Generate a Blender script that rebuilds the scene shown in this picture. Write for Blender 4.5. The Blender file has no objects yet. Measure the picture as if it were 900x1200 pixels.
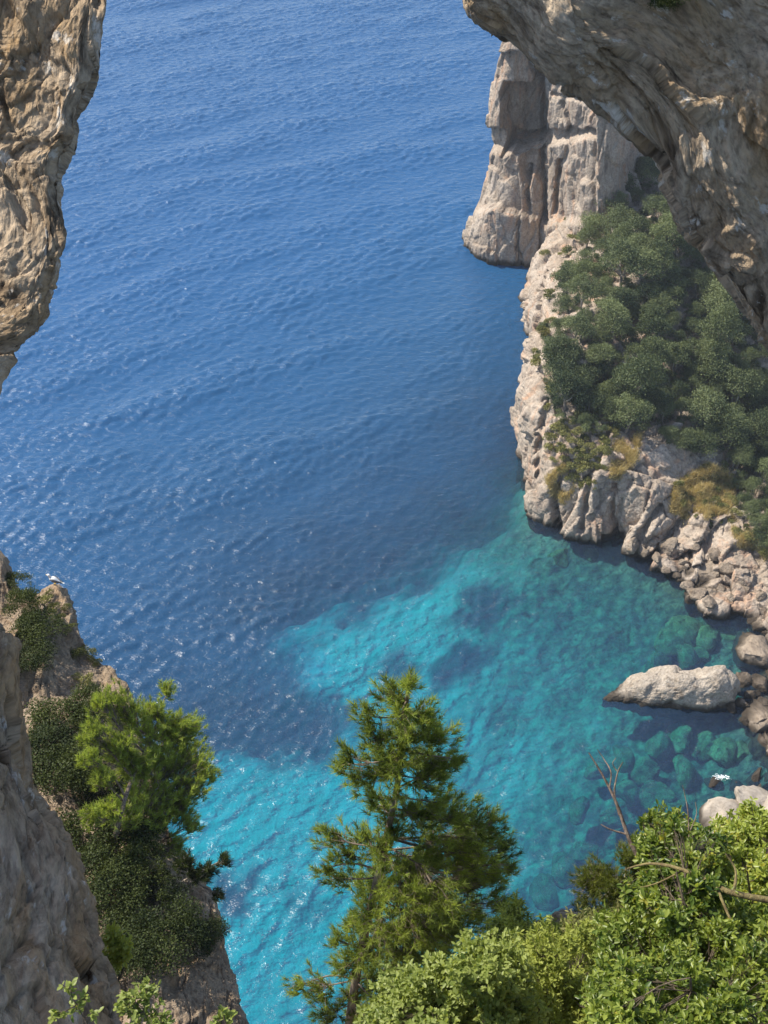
import bpy, math, random
import numpy as np
from mathutils import Vector, Matrix
from mathutils.bvhtree import BVHTree

random.seed(7); rng = np.random.default_rng(7)
sc = bpy.context.scene
col = sc.collection

# ------------------------------------------------------------------ camera, sky, sun, exposure
CAM = np.array([0., 0., 120.]); PITCH = math.radians(40.0); VFOV = math.radians(45.0)
FPX = 600 / math.tan(VFOV / 2)                         # focal length in pixels of the 900 x 1200 photograph
cam = bpy.data.cameras.new('camera'); cam.sensor_fit = 'VERTICAL'; cam.angle_y = VFOV if hasattr(cam, 'angle_y') else VFOV
cam.angle = VFOV; cam.clip_start = 0.1; cam.clip_end = 20000
co = bpy.data.objects.new('camera', cam); col.objects.link(co)
co.location = CAM; co.rotation_euler = (math.pi / 2 - PITCH, 0, 0); sc.camera = co

SUN_AZ, SUN_EL = math.radians(-68), math.radians(50)   # azimuth from +Y towards +X
sunv = Vector((math.sin(SUN_AZ) * math.cos(SUN_EL), math.cos(SUN_AZ) * math.cos(SUN_EL), math.sin(SUN_EL)))
w = bpy.data.worlds.new('World'); sc.world = w; w.use_nodes = True
nt = w.node_tree; sky = nt.nodes.new('ShaderNodeTexSky'); sky.sky_type = 'NISHITA'; sky.sun_disc = False
sky.sun_elevation = SUN_EL; sky.sun_rotation = SUN_AZ % (2 * math.pi); sky.air_density = 1.0; sky.dust_density = 1.2; sky.altitude = 100
nt.links.new(sky.outputs[0], nt.nodes['Background'].inputs[0]); nt.nodes['Background'].inputs[1].default_value = 0.125
sl = bpy.data.lights.new('sun', 'SUN'); sl.energy = 4.6; sl.angle = math.radians(0.5); sl.color = (1, 0.93, 0.82)
so = bpy.data.objects.new('sun', sl); col.objects.link(so); so.rotation_euler = sunv.to_track_quat('Z', 'Y').to_euler(); so.location = (0, 0, 200)
vs = sc.view_settings; vs.view_transform = 'Standard'; vs.look = 'None'; vs.gamma = 1; vs.use_curve_mapping = False
vs.exposure = 0.66
sc.render.engine = 'CYCLES'; cy = sc.cycles
cy.use_denoising = True; cy.max_bounces = 8; cy.diffuse_bounces = 3; cy.glossy_bounces = 2; cy.transparent_max_bounces = 10
cy.transmission_bounces = 3; cy.volume_bounces = 0; cy.caustics_reflective = False; cy.caustics_refractive = False
cy.sample_clamp_indirect = 4

FWD = np.array([0, math.cos(PITCH), -math.sin(PITCH)]); UPV = np.array([0, math.sin(PITCH), math.cos(PITCH)]); RGT = np.array([1., 0, 0])
def ray(px, py): return FWD + RGT * (px - 450) / FPX + UPV * (600 - py) / FPX
def PD(px, py, d): return CAM + ray(px, py) * d                    # at depth d
def PY(px, py, Y): r = ray(px, py); return CAM + r * (Y / r[1])    # at ground range Y
def PZ(px, py, z): r = ray(px, py); return CAM + r * ((z - CAM[2]) / r[2])

# ------------------------------------------------------------------ noise
def _hash(ix, iy, iz, seed):
    h = (ix.astype(np.uint32) * np.uint32(374761393) + iy.astype(np.uint32) * np.uint32(668265263)
         + iz.astype(np.uint32) * np.uint32(2147483647 - 5432) + np.uint32((seed * 974634777) & 0xffffffff))
    h = (h ^ (h >> np.uint32(13))) * np.uint32(1274126177)
    h = (h ^ (h >> np.uint32(16))) * np.uint32(2246822519)
    return h ^ (h >> np.uint32(15))
def gnoise(P, seed=0):
    F = np.floor(P); I = F.astype(np.int64); f = P - F
    u = f * f * f * (f * (f * 6 - 15) + 10)
    r = np.zeros(len(P))
    for dx in (0, 1):
        wx = u[:, 0] if dx else 1 - u[:, 0]
        for dy in (0, 1):
            wy = wx * (u[:, 1] if dy else 1 - u[:, 1])
            for dz in (0, 1):
                wz = wy * (u[:, 2] if dz else 1 - u[:, 2])
                h = _hash(I[:, 0] + dx, I[:, 1] + dy, I[:, 2] + dz, seed)
                g = ((h & 255) / 127.5 - 1) * (f[:, 0] - dx) + (((h >> 8) & 255) / 127.5 - 1) * (f[:, 1] - dy) + (((h >> 16) & 255) / 127.5 - 1) * (f[:, 2] - dz)
                r += wz * g
    return r * 1.3
def fbm(P, oct=4, seed=0, gain=0.5, ridged=False):
    s = np.zeros(len(P)); a = 1.0; Q = P.copy()
    for o in range(oct):
        n = gnoise(Q, seed + o * 17)
        s += a * ((1 - 2 * np.abs(n)) * 0.7 if ridged else n); a *= gain; Q = Q * 2.03 + 11.7
    return s
def facets(P, seed=0):                                  # blocky broken rock: a random tilted plane per Voronoi cell
    I = np.floor(P).astype(np.int64)
    best = np.full(len(P), 1e9); sec = best.copy(); val = np.zeros(len(P))
    for dx in (-1, 0, 1):
        for dy in (-1, 0, 1):
            for dz in (-1, 0, 1):
                cx, cy_, cz = I[:, 0] + dx, I[:, 1] + dy, I[:, 2] + dz
                h = _hash(cx, cy_, cz, seed); h2 = _hash(cx, cy_, cz, seed + 91)
                d = np.stack([P[:, 0] - cx - (h & 1023) / 1023, P[:, 1] - cy_ - ((h >> 10) & 1023) / 1023, P[:, 2] - cz - ((h >> 20) & 1023) / 1023], 1)
                dd = (d * d).sum(1)
                n = np.stack([(h2 & 1023) / 511.5 - 1, ((h2 >> 10) & 1023) / 511.5 - 1, ((h2 >> 20) & 1023) / 511.5 - 1], 1)
                v = (d * n).sum(1) * 0.9 + ((h2 >> 5) & 255) / 255 - 0.5
                m = dd < best; sec = np.where(m, best, np.minimum(sec, dd)); best[m] = dd[m]; val[m] = v[m]
    return val - .2 * np.exp(-(np.sqrt(sec) - np.sqrt(best)) / .05)

# ------------------------------------------------------------------ mesh helpers
def new_obj(name, me, mat=None, parent=None):
    o = bpy.data.objects.new(name, me); col.objects.link(o)
    if mat and me is not None and not me.materials: me.materials.append(mat)
    if parent: o.parent = parent
    return o
def tag(o, label=None, cat=None, group=None, kind=None):
    if label: o['label'] = label
    if cat: o['category'] = cat
    if group: o['group'] = group
    if kind: o['kind'] = kind
    return o
def empty(name, loc): o = bpy.data.objects.new(name, None); col.objects.link(o); o.location = loc; o.empty_display_size = .2; return o
def fast_mesh(name, V, F, smooth=True):                 # F: (n,3) or (n,4) index array
    me = bpy.data.meshes.new(name); V = np.asarray(V, np.float32); F = np.asarray(F, np.int32); k = F.shape[1]
    me.vertices.add(len(V)); me.vertices.foreach_set('co', V.ravel())
    me.loops.add(F.size); me.loops.foreach_set('vertex_index', F.ravel())
    me.polygons.add(len(F)); me.polygons.foreach_set('loop_start', np.arange(0, F.size, k, dtype=np.int32))
    me.polygons.foreach_set('use_smooth', np.full(len(F), smooth)); me.update(calc_edges=True); return me
def attr(me, name, vals):
    a = me.attributes.new(name, 'FLOAT', 'POINT'); a.data.foreach_set('value', np.asarray(vals, np.float32))
def grid_faces(R, C, wrap=False):
    i = np.arange(R - 1)[:, None]; j = np.arange(C if wrap else C - 1)[None, :]; j2 = (j + 1) % C
    return np.stack([i * C + j, (i + 1) * C + j, (i + 1) * C + j2, i * C + j2], -1).reshape(-1, 4)
def cr(P, n, axis=0, closed=False, t=None):             # Catmull-Rom resampling along one axis
    P = np.moveaxis(np.asarray(P, float), axis, 0); m = len(P)
    if t is None: t = np.linspace(0, m, n, endpoint=False) if closed else np.linspace(0, m - 1, n)
    i = np.floor(t).astype(int)
    if not closed: i = np.clip(i, 0, m - 2)
    f = (t - i).reshape((-1,) + (1,) * (P.ndim - 1))
    g = (lambda k: P[k % m]) if closed else (lambda k: np.where(((k < 0) | (k >= m)).reshape((-1,) + (1,) * (P.ndim - 1)), 2 * P[np.clip(k, 0, m - 1)] - P[np.clip(2 * np.clip(k, 0, m - 1) - k, 0, m - 1)], P[np.clip(k, 0, m - 1)]))
    a, b, c, d = g(i - 1), g(i), g(i + 1), g(i + 2)
    r = 0.5 * (2 * b + (c - a) * f + (2 * a - 5 * b + 4 * c - d) * f ** 2 + (3 * b - a - 3 * c + d) * f ** 3)
    return np.moveaxis(r, 0, axis)
def grid_normals(G, wrap=False):
    du = np.gradient(G, axis=0)
    if wrap: dv = (np.roll(G, -1, 1) - np.roll(G, 1, 1)) / 2
    else: dv = np.gradient(G, axis=1)
    n = np.cross(du, dv); return n / (np.linalg.norm(n, axis=-1, keepdims=True) + 1e-9)
def rock_disp(P, s, seed, an=(1, 1, 1), wl=1., wc=1., wf=1., warp=.25):
    Q = P * np.array(an) / s
    wq = Q + warp * np.stack([gnoise(Q * 1.7 + 5, seed + 1), gnoise(Q * 1.7 + 9, seed + 2), gnoise(Q * 1.7 + 3, seed + 3)], 1)
    return (wl * (0.55 * fbm(Q * .45, 3, seed)) + wc * (0.30 * facets(wq * .9, seed) + 0.15 * facets(wq * 2.3 + 4, seed + 5) + 0.07 * facets(wq * 5.5, seed + 8))
            + wf * (0.10 * fbm(Q * 4, 4, seed + 20, .6) + 0.10 * fbm(Q * 1.6, 3, seed + 40, .55, True)))

# ------------------------------------------------------------------ materials
class NT:
    def __init__(s, name):
        s.m = bpy.data.materials.new(name); s.m.use_nodes = True; s.t = s.m.node_tree; s.t.nodes.clear()
        s.out = s.n('OutputMaterial')
    def n(s, typ, **kw):
        nd = s.t.nodes.new('ShaderNode' + typ)
        for k, v in kw.items():
            if hasattr(nd, k) and not k.startswith('i_'): setattr(nd, k, v)
            else: s.put(nd, k[2:] if k.startswith('i_') else k, v)
        return nd
    def put(s, nd, key, v):
        inp = nd.inputs[int(key)] if key.isdigit() else nd.inputs[key.replace('_', ' ')]
        if isinstance(v, bpy.types.NodeSocket): s.t.links.new(v, inp)
        elif isinstance(v, bpy.types.Node): s.t.links.new(v.outputs[0], inp)
        else: inp.default_value = v
    def mix(s, f, a, b, mode='MIX'):
        nd = s.t.nodes.new('ShaderNodeMix'); nd.data_type = 'RGBA'; nd.blend_type = mode; nd.clamp_factor = True
        for i, v in ((0, f), (6, a), (7, b)):
            if isinstance(v, (bpy.types.NodeSocket, bpy.types.Node)): s.t.links.new(v if isinstance(v, bpy.types.NodeSocket) else v.outputs[0], nd.inputs[i])
            else: nd.inputs[i].default_value = v if i == 0 else tuple(v)[:3] + (1,)
        return nd.outputs[2]
    def math(s, op, a, b=None, c=None):
        nd = s.t.nodes.new('ShaderNodeMath'); nd.operation = op
        for i, v in enumerate((a, b, c)):
            if v is None: continue
            if isinstance(v, (bpy.types.NodeSocket, bpy.types.Node)): s.t.links.new(v if isinstance(v, bpy.types.NodeSocket) else v.outputs[0], nd.inputs[i])
            else: nd.inputs[i].default_value = v
        return nd.outputs[0]
    def noise(s, vec, scale, detail=4, rough=.55, dist=0):
        return s.n('TexNoise', i_Vector=vec, i_Scale=scale, i_Detail=detail, i_Roughness=rough, i_Distortion=dist).outputs[0]
    def ramp(s, v, lo, hi):
        nd = s.t.nodes.new('ShaderNodeMapRange'); nd.interpolation_type = 'SMOOTHSTEP'
        s.t.links.new(v if isinstance(v, bpy.types.NodeSocket) else v.outputs[0], nd.inputs[0]); nd.inputs[1].default_value = lo; nd.inputs[2].default_value = hi; return nd.outputs[0]
    def mapv(s, vec, scale):
        return s.n('Mapping', i_Vector=vec, i_Scale=scale).outputs[0]
    def done(s, shader): s.t.links.new(shader.outputs[0] if isinstance(shader, bpy.types.Node) else shader, s.out.inputs[0]); return s.m

def rock_material(name, base, light, dark, stain, s=1.0, streak=(1, 1, .3), bump=.6, lichen=None, stain_amt=.6, wet=False, flow=False):
    """s = size in metres of the main mottling"""
    N = NT(name); tc = N.n('Attribute', attribute_name='flow').outputs['Vector'] if flow else N.n('TexCoord').outputs['Object']
    a = N.noise(tc, .5 / s, 6, .6); b = N.noise(N.mapv(tc, streak), 1.7 / s, 5, .62, .6); c = N.noise(tc, 6 / s, 5, .7); d = N.noise(N.mapv(tc, streak), .8 / s, 4, .6, 1.2)
    cc = N.mix(N.ramp(a, .36, .66), base, light)
    cc = N.mix(N.ramp(b, .52, .72), cc, dark)
    cc = N.mix(N.math('MULTIPLY', N.ramp(d, .52, .68), stain_amt), cc, stain)
    vor = N.n('TexVoronoi', i_Vector=tc, i_Scale=2.2 / s, feature='DISTANCE_TO_EDGE'); 
    cr_ = N.ramp(vor.outputs[0], .0, .05)
    cc = N.mix(N.ramp(c, .35, .72), cc, N.mix(.6, cc, dark))
    pits = N.n('TexVoronoi', i_Vector=N.mix(.12, tc, N.n('TexNoise', i_Vector=tc, i_Scale=3 / s).outputs[1]), i_Scale=7 / s).outputs[0]
    cc = N.mix(N.math('MULTIPLY', N.math('SUBTRACT', 1, N.ramp(pits, .05, .3)), .45), cc, dark)
    if lichen: cc = N.mix(N.math('MULTIPLY', N.ramp(N.noise(tc, 2.4 / s, 6, .7), .58, .66), .8), cc, lichen)
    if wet:
        z = N.n('SeparateXYZ', i_Vector=N.n('NewGeometry').outputs['Position']).outputs[2]
        zz = N.math('ADD', z, N.math('MULTIPLY', N.noise(tc, .6, 3), 1.6))
        cc = N.mix(N.math('SUBTRACT', 1, N.ramp(zz, 1.1, 2.3)), cc, (.045, .035, .025))
    h = N.math('ADD', N.math('MULTIPLY', b, .5), N.math('ADD', N.math('MULTIPLY', c, .35), N.math('ADD', N.math('MULTIPLY', N.noise(tc, 22 / s, 4, .7), .14), N.math('ADD', N.math('MULTIPLY', pits, .25), N.math('MULTIPLY', cr_, .06)))))
    bp = N.n('Bump', i_Height=h, i_Strength=bump, i_Distance=.35 * s)
    p = N.n('BsdfPrincipled', i_Base_Color=cc, i_Roughness=.92, i_Normal=bp.outputs[0]); p.inputs['Specular IOR Level'].default_value = .25
    return N.done(p)

def leaf_material(name, c1, c2, trans=.4, rough=.5, spec=.4, c3=None, nscale=1.3):
    N = NT(name); at = N.n('Attribute', attribute_name='tint').outputs['Fac']; oi = N.n('ObjectInfo').outputs['Random']
    tc = N.n('NewGeometry').outputs['Position']
    f = N.math('ADD', N.math('MULTIPLY', at, .5), N.math('ADD', N.math('MULTIPLY', oi, .4), N.math('MULTIPLY', N.noise(tc, nscale, 2), .35)))
    cc = N.mix(N.ramp(f, .2, .95), c1, c2)
    if c3: cc = N.mix(N.math('MULTIPLY', N.ramp(at, .9, .97), .8), cc, c3)
    p = N.n('BsdfPrincipled', i_Base_Color=cc, i_Roughness=rough); p.inputs['Specular IOR Level'].default_value = spec
    t = N.n('BsdfTranslucent', i_Color=N.mix(1, cc, (1.25, 1.2, .6), 'MULTIPLY'))
    return N.done(N.n('MixShader', i_0=trans, i_1=p.outputs[0], i_2=t.outputs[0]))
def bark_material(name, a, b, scale=8):
    N = NT(name); tc = N.n('TexCoord').outputs['Object']; n = N.noise(N.mapv(tc, (1, 1, .35)), scale, 5, .65)
    p = N.n('BsdfPrincipled', i_Base_Color=N.mix(N.ramp(n, .35, .65), a, b), i_Roughness=.9, i_Normal=N.n('Bump', i_Height=n, i_Strength=.7, i_Distance=.03).outputs[0])
    return N.done(p)
def plain(name, c, rough=.6, v=.25, s=20):
    N = NT(name); n = N.noise(N.n('TexCoord').outputs['Object'], s, 4)
    return N.done(N.n('BsdfPrincipled', i_Base_Color=N.mix(N.ramp(n, .3, .7), c, tuple(x * (1 - v) for x in c)), i_Roughness=rough))

M = {}
M['arch'] = rock_material('arch_limestone', (.37, .268, .162), (.53, .425, .305), (.06, .04, .025), (.42, .265, .12), .5, (.6, 1, 1), .8, lichen=(.60, .55, .47), stain_amt=.55, flow=True)
M['outcrop'] = rock_material('outcrop_limestone', (.30, .225, .15), (.42, .33, .235), (.09, .065, .045), (.40, .25, .13), .8, (1, 1, .4), .9)
M['cliff'] = rock_material('cliff_limestone', (.35, .285, .22), (.48, .405, .325), (.14, .11, .09), (.50, .32, .21), 2.6, (1, 1, .24), .5, stain_amt=.85, wet=True)
M['shore'] = rock_material('shore_rock', (.24, .19, .14), (.37, .305, .235), (.08, .06, .045), (.30, .19, .10), 1.2, (1, 1, .7), .9, wet=True)
M['pale'] = rock_material('pale_boulder_rock', (.39, .335, .27), (.48, .42, .345), (.17, .135, .10), (.44, .32, .21), 2.0, (1, 1, .7), .7, stain_amt=.35, wet=True)
M['subrock'] = rock_material('submerged_rock', (.10, .13, .065), (.26, .28, .14), (.02, .03, .02), (.22, .18, .08), .5, (1, 1, 1), 1.0)
M['soil'] = rock_material('stony_soil', (.22, .17, .11), (.40, .34, .26), (.08, .06, .04), (.25, .2, .08), .5, (1, 1, 1), .8)
M['pine'] = leaf_material('pine_needles', (.035, .065, .014), (.38, .46, .09), .48, .55, .25)
M['pine_soft'] = leaf_material('soft_pine_needles', (.09, .12, .02), (.27, .28, .06), .4, .6, .2)
M['oak'] = leaf_material('oak_leaves', (.020, .042, .020), (.20, .235, .105), .28, .6, .25, nscale=.25)
M['scrub'] = leaf_material('scrub_leaves', (.07, .09, .025), (.26, .25, .09), .3, .6, .2)
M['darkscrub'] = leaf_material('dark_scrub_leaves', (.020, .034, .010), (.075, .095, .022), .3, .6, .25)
M['glossy'] = leaf_material('glossy_leaves', (.06, .12, .016), (.35, .41, .075), .5, .38, .5, c3=(.40, .36, .05), nscale=3)
M['pale_leaf'] = leaf_material('pale_green_leaves', (.09, .15, .03), (.34, .40, .11), .5, .45, .4, nscale=3)
M['yellow_leaf'] = leaf_material('yellow_green_leaves', (.09, .14, .02), (.38, .42, .09), .45, .55, .3, nscale=3)
M['drygrass'] = leaf_material('dry_grass_blades', (.40, .32, .14), (.64, .52, .27), .3, .7, .1, nscale=.4)
M['bark'] = bark_material('pine_bark', (.10, .07, .05), (.27, .21, .16))
M['greybark'] = bark_material('grey_bark', (.17, .14, .11), (.40, .34, .28))
M['stem'] = bark_material('shrub_stem_bark', (.05, .035, .02), (.13, .10, .065), 20)
M['twig'] = bark_material('dead_twig_bark', (.09, .06, .04), (.26, .20, .15), 20)
M['lichenbark'] = bark_material('lichen_bark', (.10, .07, .03), (.22, .18, .07), 25)

# sea: sky reflection by Fresnel over a water body that dims and tints what lies below by its depth
def sea_material():
    N = NT('sea_water'); d = N.n('Attribute', attribute_name='depth').outputs['Fac']; pos = N.n('NewGeometry').outputs['Position']
    ex = lambda k: N.math('POWER', math.e, N.math('MULTIPLY', d, -k))
    T = N.n('CombineColor', i_0=ex(.24), i_1=ex(.050), i_2=ex(.036)).outputs[0]
    inv = N.mix(1, (1, 1, 1), T, 'SUBTRACT')
    body = N.mix(1, inv, (.012, .078, .215), 'MULTIPLY')
    st = N.n('Mapping', i_Vector=pos, i_Rotation=(0, 0, math.radians(-36)), i_Scale=(.45, 1, 1)).outputs[0]
    n1 = N.noise(st, 1.1, 4, .62, .4); n2 = N.noise(st, 3.4, 3, .6, .3)
    bp = N.n('Bump', i_Height=N.math('ADD', n1, N.math('MULTIPLY', n2, .22)), i_Strength=1, i_Distance=.3)
    gl = N.n('BsdfGlossy', i_Color=(1, 1, 1, 1), i_Roughness=.22, i_Normal=bp.outputs[0])
    fr = N.n('Fresnel', i_IOR=1.34, i_Normal=bp.outputs[0])
    df = N.n('BsdfDiffuse', i_Color=body, i_Normal=(0, 0, 1)) if False else N.n('BsdfDiffuse', i_Color=body)
    under = N.n('AddShader', i_0=N.n('BsdfTransparent', i_Color=T).outputs[0], i_1=df.outputs[0])
    return N.done(N.n('MixShader', i_0=fr.outputs[0], i_1=under.outputs[0], i_2=gl.outputs[0]))
M['sea'] = sea_material()
def seabed_material():
    N = NT('seabed'); pos = N.n('NewGeometry').outputs['Position']
    weed = N.n('Attribute', attribute_name='weed').outputs['Fac']; stone = N.n('Attribute', attribute_name='stone').outputs['Fac']
    sand = N.mix(N.ramp(N.noise(pos, .22, 5, .6), .35, .7), (.72, .70, .60), (.56, .56, .46))
    v = N.n('TexVoronoi', i_Vector=N.mix(.5, pos, N.n('TexNoise', i_Vector=pos, i_Scale=.5, i_Detail=3).outputs[1], 'ADD'), i_Scale=.7); n = N.noise(pos, .9, 5, .65)
    rock = N.mix(N.ramp(n, .35, .65), (.05, .075, .045), (.24, .28, .16)); rock = N.mix(N.math('MULTIPLY', N.ramp(v.outputs[0], .3, .8), .55), rock, (.02, .035, .03))
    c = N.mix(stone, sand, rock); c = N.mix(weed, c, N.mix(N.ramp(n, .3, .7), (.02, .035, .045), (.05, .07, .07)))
    return N.done(N.n('BsdfPrincipled', i_Base_Color=c, i_Roughness=.95, i_Normal=N.n('Bump', i_Height=n, i_Strength=.6, i_Distance=.8).outputs[0]))
M['seabed'] = seabed_material()
M['foam'] = plain('sea_foam', (.85, .88, .9), .7, .1)

# ------------------------------------------------------------------ sea and seabed
def wave_tile(Nn, L, seed, lp, wind, spread, power):
    r = np.random.default_rng(seed); k = np.fft.fftfreq(Nn, L / Nn) * 2 * np.pi; kx, ky = np.meshgrid(k, k, indexing='ij'); kk = np.hypot(kx, ky); kk[0, 0] = 1
    c = np.abs((kx * wind[0] + ky * wind[1]) / kk); S = kk ** (-power) * np.exp(-(2 * np.pi / lp / kk) ** 2) * (c ** spread + .03); S[0, 0] = 0
    h = np.fft.ifft2(np.sqrt(S) * (r.normal(size=kk.shape) + 1j * r.normal(size=kk.shape))).real
    g = np.gradient(h, L / Nn); return h / math.sqrt((g[0] ** 2 + g[1] ** 2).mean())        # unit rms slope
def sample_tile(T, L, x, y):
    n = len(T); u = (x / L * n) % n; v = (y / L * n) % n; i = u.astype(int); j = v.astype(int); f = u - i; g = v - j; i2 = (i + 1) % n; j2 = (j + 1) % n; i %= n; j %= n
    return (T[i, j] * (1 - f) + T[i2, j] * f) * (1 - g) + (T[i, j2] * (1 - f) + T[i2, j2] * f) * g
def axis(lo, hi, step, far_lo, far_hi, gr=1.25):
    a = list(np.arange(lo, hi, step)); s = step; x = a[-1]
    while x < far_hi: s *= gr; x += s; a.append(x)
    s = step; x = lo; pre = []
    while x > far_lo: s *= gr; x -= s; pre.append(x)
    return np.array(pre[::-1] + a)

def poly_sd(x, y, poly):                                # signed distance to a polygon, positive inside
    poly = np.asarray(poly); d = np.full(x.shape, 1e9); ins = np.zeros(x.shape, bool)
    for a, b in zip(poly, np.roll(poly, -1, 0)):
        e = b - a; wx, wy = x - a[0], y - a[1]; t = np.clip((wx * e[0] + wy * e[1]) / (e @ e), 0, 1)
        d = np.minimum(d, (wx - t * e[0]) ** 2 + (wy - t * e[1]) ** 2)
        c = ((a[1] <= y) & (b[1] > y)) | ((b[1] <= y) & (a[1] > y)); ins ^= c & (x < a[0] + (y - a[1]) / (e[1] + 1e-12) * e[0])
    return np.where(ins, 1, -1) * np.sqrt(d)
def zpix(pts): return np.array([PZ(a, b, 0)[:2] for a, b in pts])
SHORE_PX = [(632, 296), (618, 330), (612, 355), (624, 400), (615, 470), (610, 555), (626, 600), (660, 624), (700, 630), (738, 630), (748, 648), (772, 664), (802, 694), (832, 717), (872, 717), (892, 745), (892, 800), (880, 850), (905, 900), (890, 950), (900, 1010), (930, 1120), (960, 1250)]
SHORE = zpix(SHORE_PX); LAND = np.vstack([SHORE, [[60, 30], [400, 30], [400, 330], [40, 330]]])
SAND = zpix([(100, 900), (238, 842), (300, 826), (378, 822), (400, 792), (385, 770), (345, 745), (350, 700), (425, 672), (520, 622), (610, 606), (640, 560), (900, 560), (1000, 1300), (-100, 1300)])
STONE = zpix([(590, 622), (660, 620), (900, 600), (1100, 1300), (480, 1250), (560, 1060), (600, 930), (640, 830), (650, 760), (610, 690)])
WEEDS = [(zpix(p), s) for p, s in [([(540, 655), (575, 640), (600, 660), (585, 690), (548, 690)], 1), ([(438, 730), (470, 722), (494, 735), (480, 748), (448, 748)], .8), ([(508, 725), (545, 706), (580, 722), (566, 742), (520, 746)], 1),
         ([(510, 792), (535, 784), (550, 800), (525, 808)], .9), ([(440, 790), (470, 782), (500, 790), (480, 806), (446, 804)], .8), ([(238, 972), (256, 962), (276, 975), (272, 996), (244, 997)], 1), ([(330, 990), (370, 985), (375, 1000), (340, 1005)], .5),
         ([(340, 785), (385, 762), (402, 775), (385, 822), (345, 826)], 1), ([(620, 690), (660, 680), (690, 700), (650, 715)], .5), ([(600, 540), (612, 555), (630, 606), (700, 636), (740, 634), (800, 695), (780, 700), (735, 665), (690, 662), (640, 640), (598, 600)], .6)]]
def seabed_fields(x, y):
    P = np.stack([x, y, x * 0], -1).reshape(-1, 3); sh = x.shape
    nz = (fbm(P * .045, 4, 3)).reshape(sh); nz2 = fbm(P * .16, 4, 8).reshape(sh)
    nz3 = fbm(P * .42, 3, 14).reshape(sh)
    land = poly_sd(x, y, LAND)                          # >0 on land
    sand = poly_sd(x, y, SAND) + 4 * nz + 4.5 * nz2 + 2.2 * nz3
    d = np.clip(-land, -4, 400)
    depth = np.where(d > 0, 2.6 + 8.5 * (1 - np.exp(-np.maximum(d, 0) / 20)), 2.6 + d * 1.2)
    depth = depth + np.clip(-sand, 0, 200) * .5
    depth = np.minimum(depth, 60) + nz * .6
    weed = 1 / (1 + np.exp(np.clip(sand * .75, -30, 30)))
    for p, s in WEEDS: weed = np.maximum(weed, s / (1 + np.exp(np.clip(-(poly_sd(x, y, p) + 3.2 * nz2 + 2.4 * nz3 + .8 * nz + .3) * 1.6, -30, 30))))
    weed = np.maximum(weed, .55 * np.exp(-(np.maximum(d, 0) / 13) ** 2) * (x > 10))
    stone = 1 / (1 + np.exp(np.clip(-(poly_sd(x, y, STONE) + 9 * nz + 8 * nz2 + 6) * .2, -30, 30)))
    bumps = np.clip(fbm(P * .28, 3, 31, .5, True).reshape(sh), -.3, 1) * 1.3 * stone
    return np.maximum(depth - bumps, -3), weed, stone
sx = axis(-115, 130, .42, -9000, 9000); sy = axis(50, 395, .42, -3000, 14000)
X, Y = np.meshgrid(sx, sy, indexing='ij')
wd = np.array([-.59, .81])
WV = sample_tile(wave_tile(640, 250., 1, 2.4, wd, 4, 3.5), 250., X, Y) * .17 + sample_tile(wave_tile(512, 187., 2, 1.25, (-.3, .95), 1.5, 3.4), 187., X + 31, Y + 7) * .17 + sample_tile(wave_tile(256, 420., 4, 24, (-.5, .86), 14, 4.5), 420., X, Y) * .045
calm = 1 - .45 / (1 + np.exp(np.clip((-poly_sd(X, Y, LAND) - 22) * .12, -30, 30)))
far = np.clip((900 - np.hypot(X, Y)) / 500, 0, 1)
WV = np.where(WV > 0, WV * 1.5, WV * .75); Z = WV * calm * far
dep, weed, stone = seabed_fields(X, Y)
me = fast_mesh('sea', np.stack([X, Y, Z], -1).reshape(-1, 3), grid_faces(len(sx), len(sy))[:, ::-1]); attr(me, 'depth', np.clip(dep, .05, 60).ravel() * 1.15)
me.flip_normals() if me.polygons[0].normal.z < 0 else None
tag(new_obj('sea', me, M['sea']), 'deep blue sea turning turquoise over sand near the cliffs', kind='structure')
bx_ = axis(-130, 150, 1., -9000, 9000, 1.5); by_ = axis(40, 420, 1., -3000, 14000, 1.5)
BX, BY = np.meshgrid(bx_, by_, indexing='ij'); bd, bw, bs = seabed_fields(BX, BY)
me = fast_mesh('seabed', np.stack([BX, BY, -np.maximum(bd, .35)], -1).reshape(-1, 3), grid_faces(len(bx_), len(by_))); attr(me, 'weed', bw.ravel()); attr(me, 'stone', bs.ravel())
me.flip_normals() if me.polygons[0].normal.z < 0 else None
tag(new_obj('seabed', me, M['seabed']), 'sandy and stony sea floor with dark weed patches', kind='structure')

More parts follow.
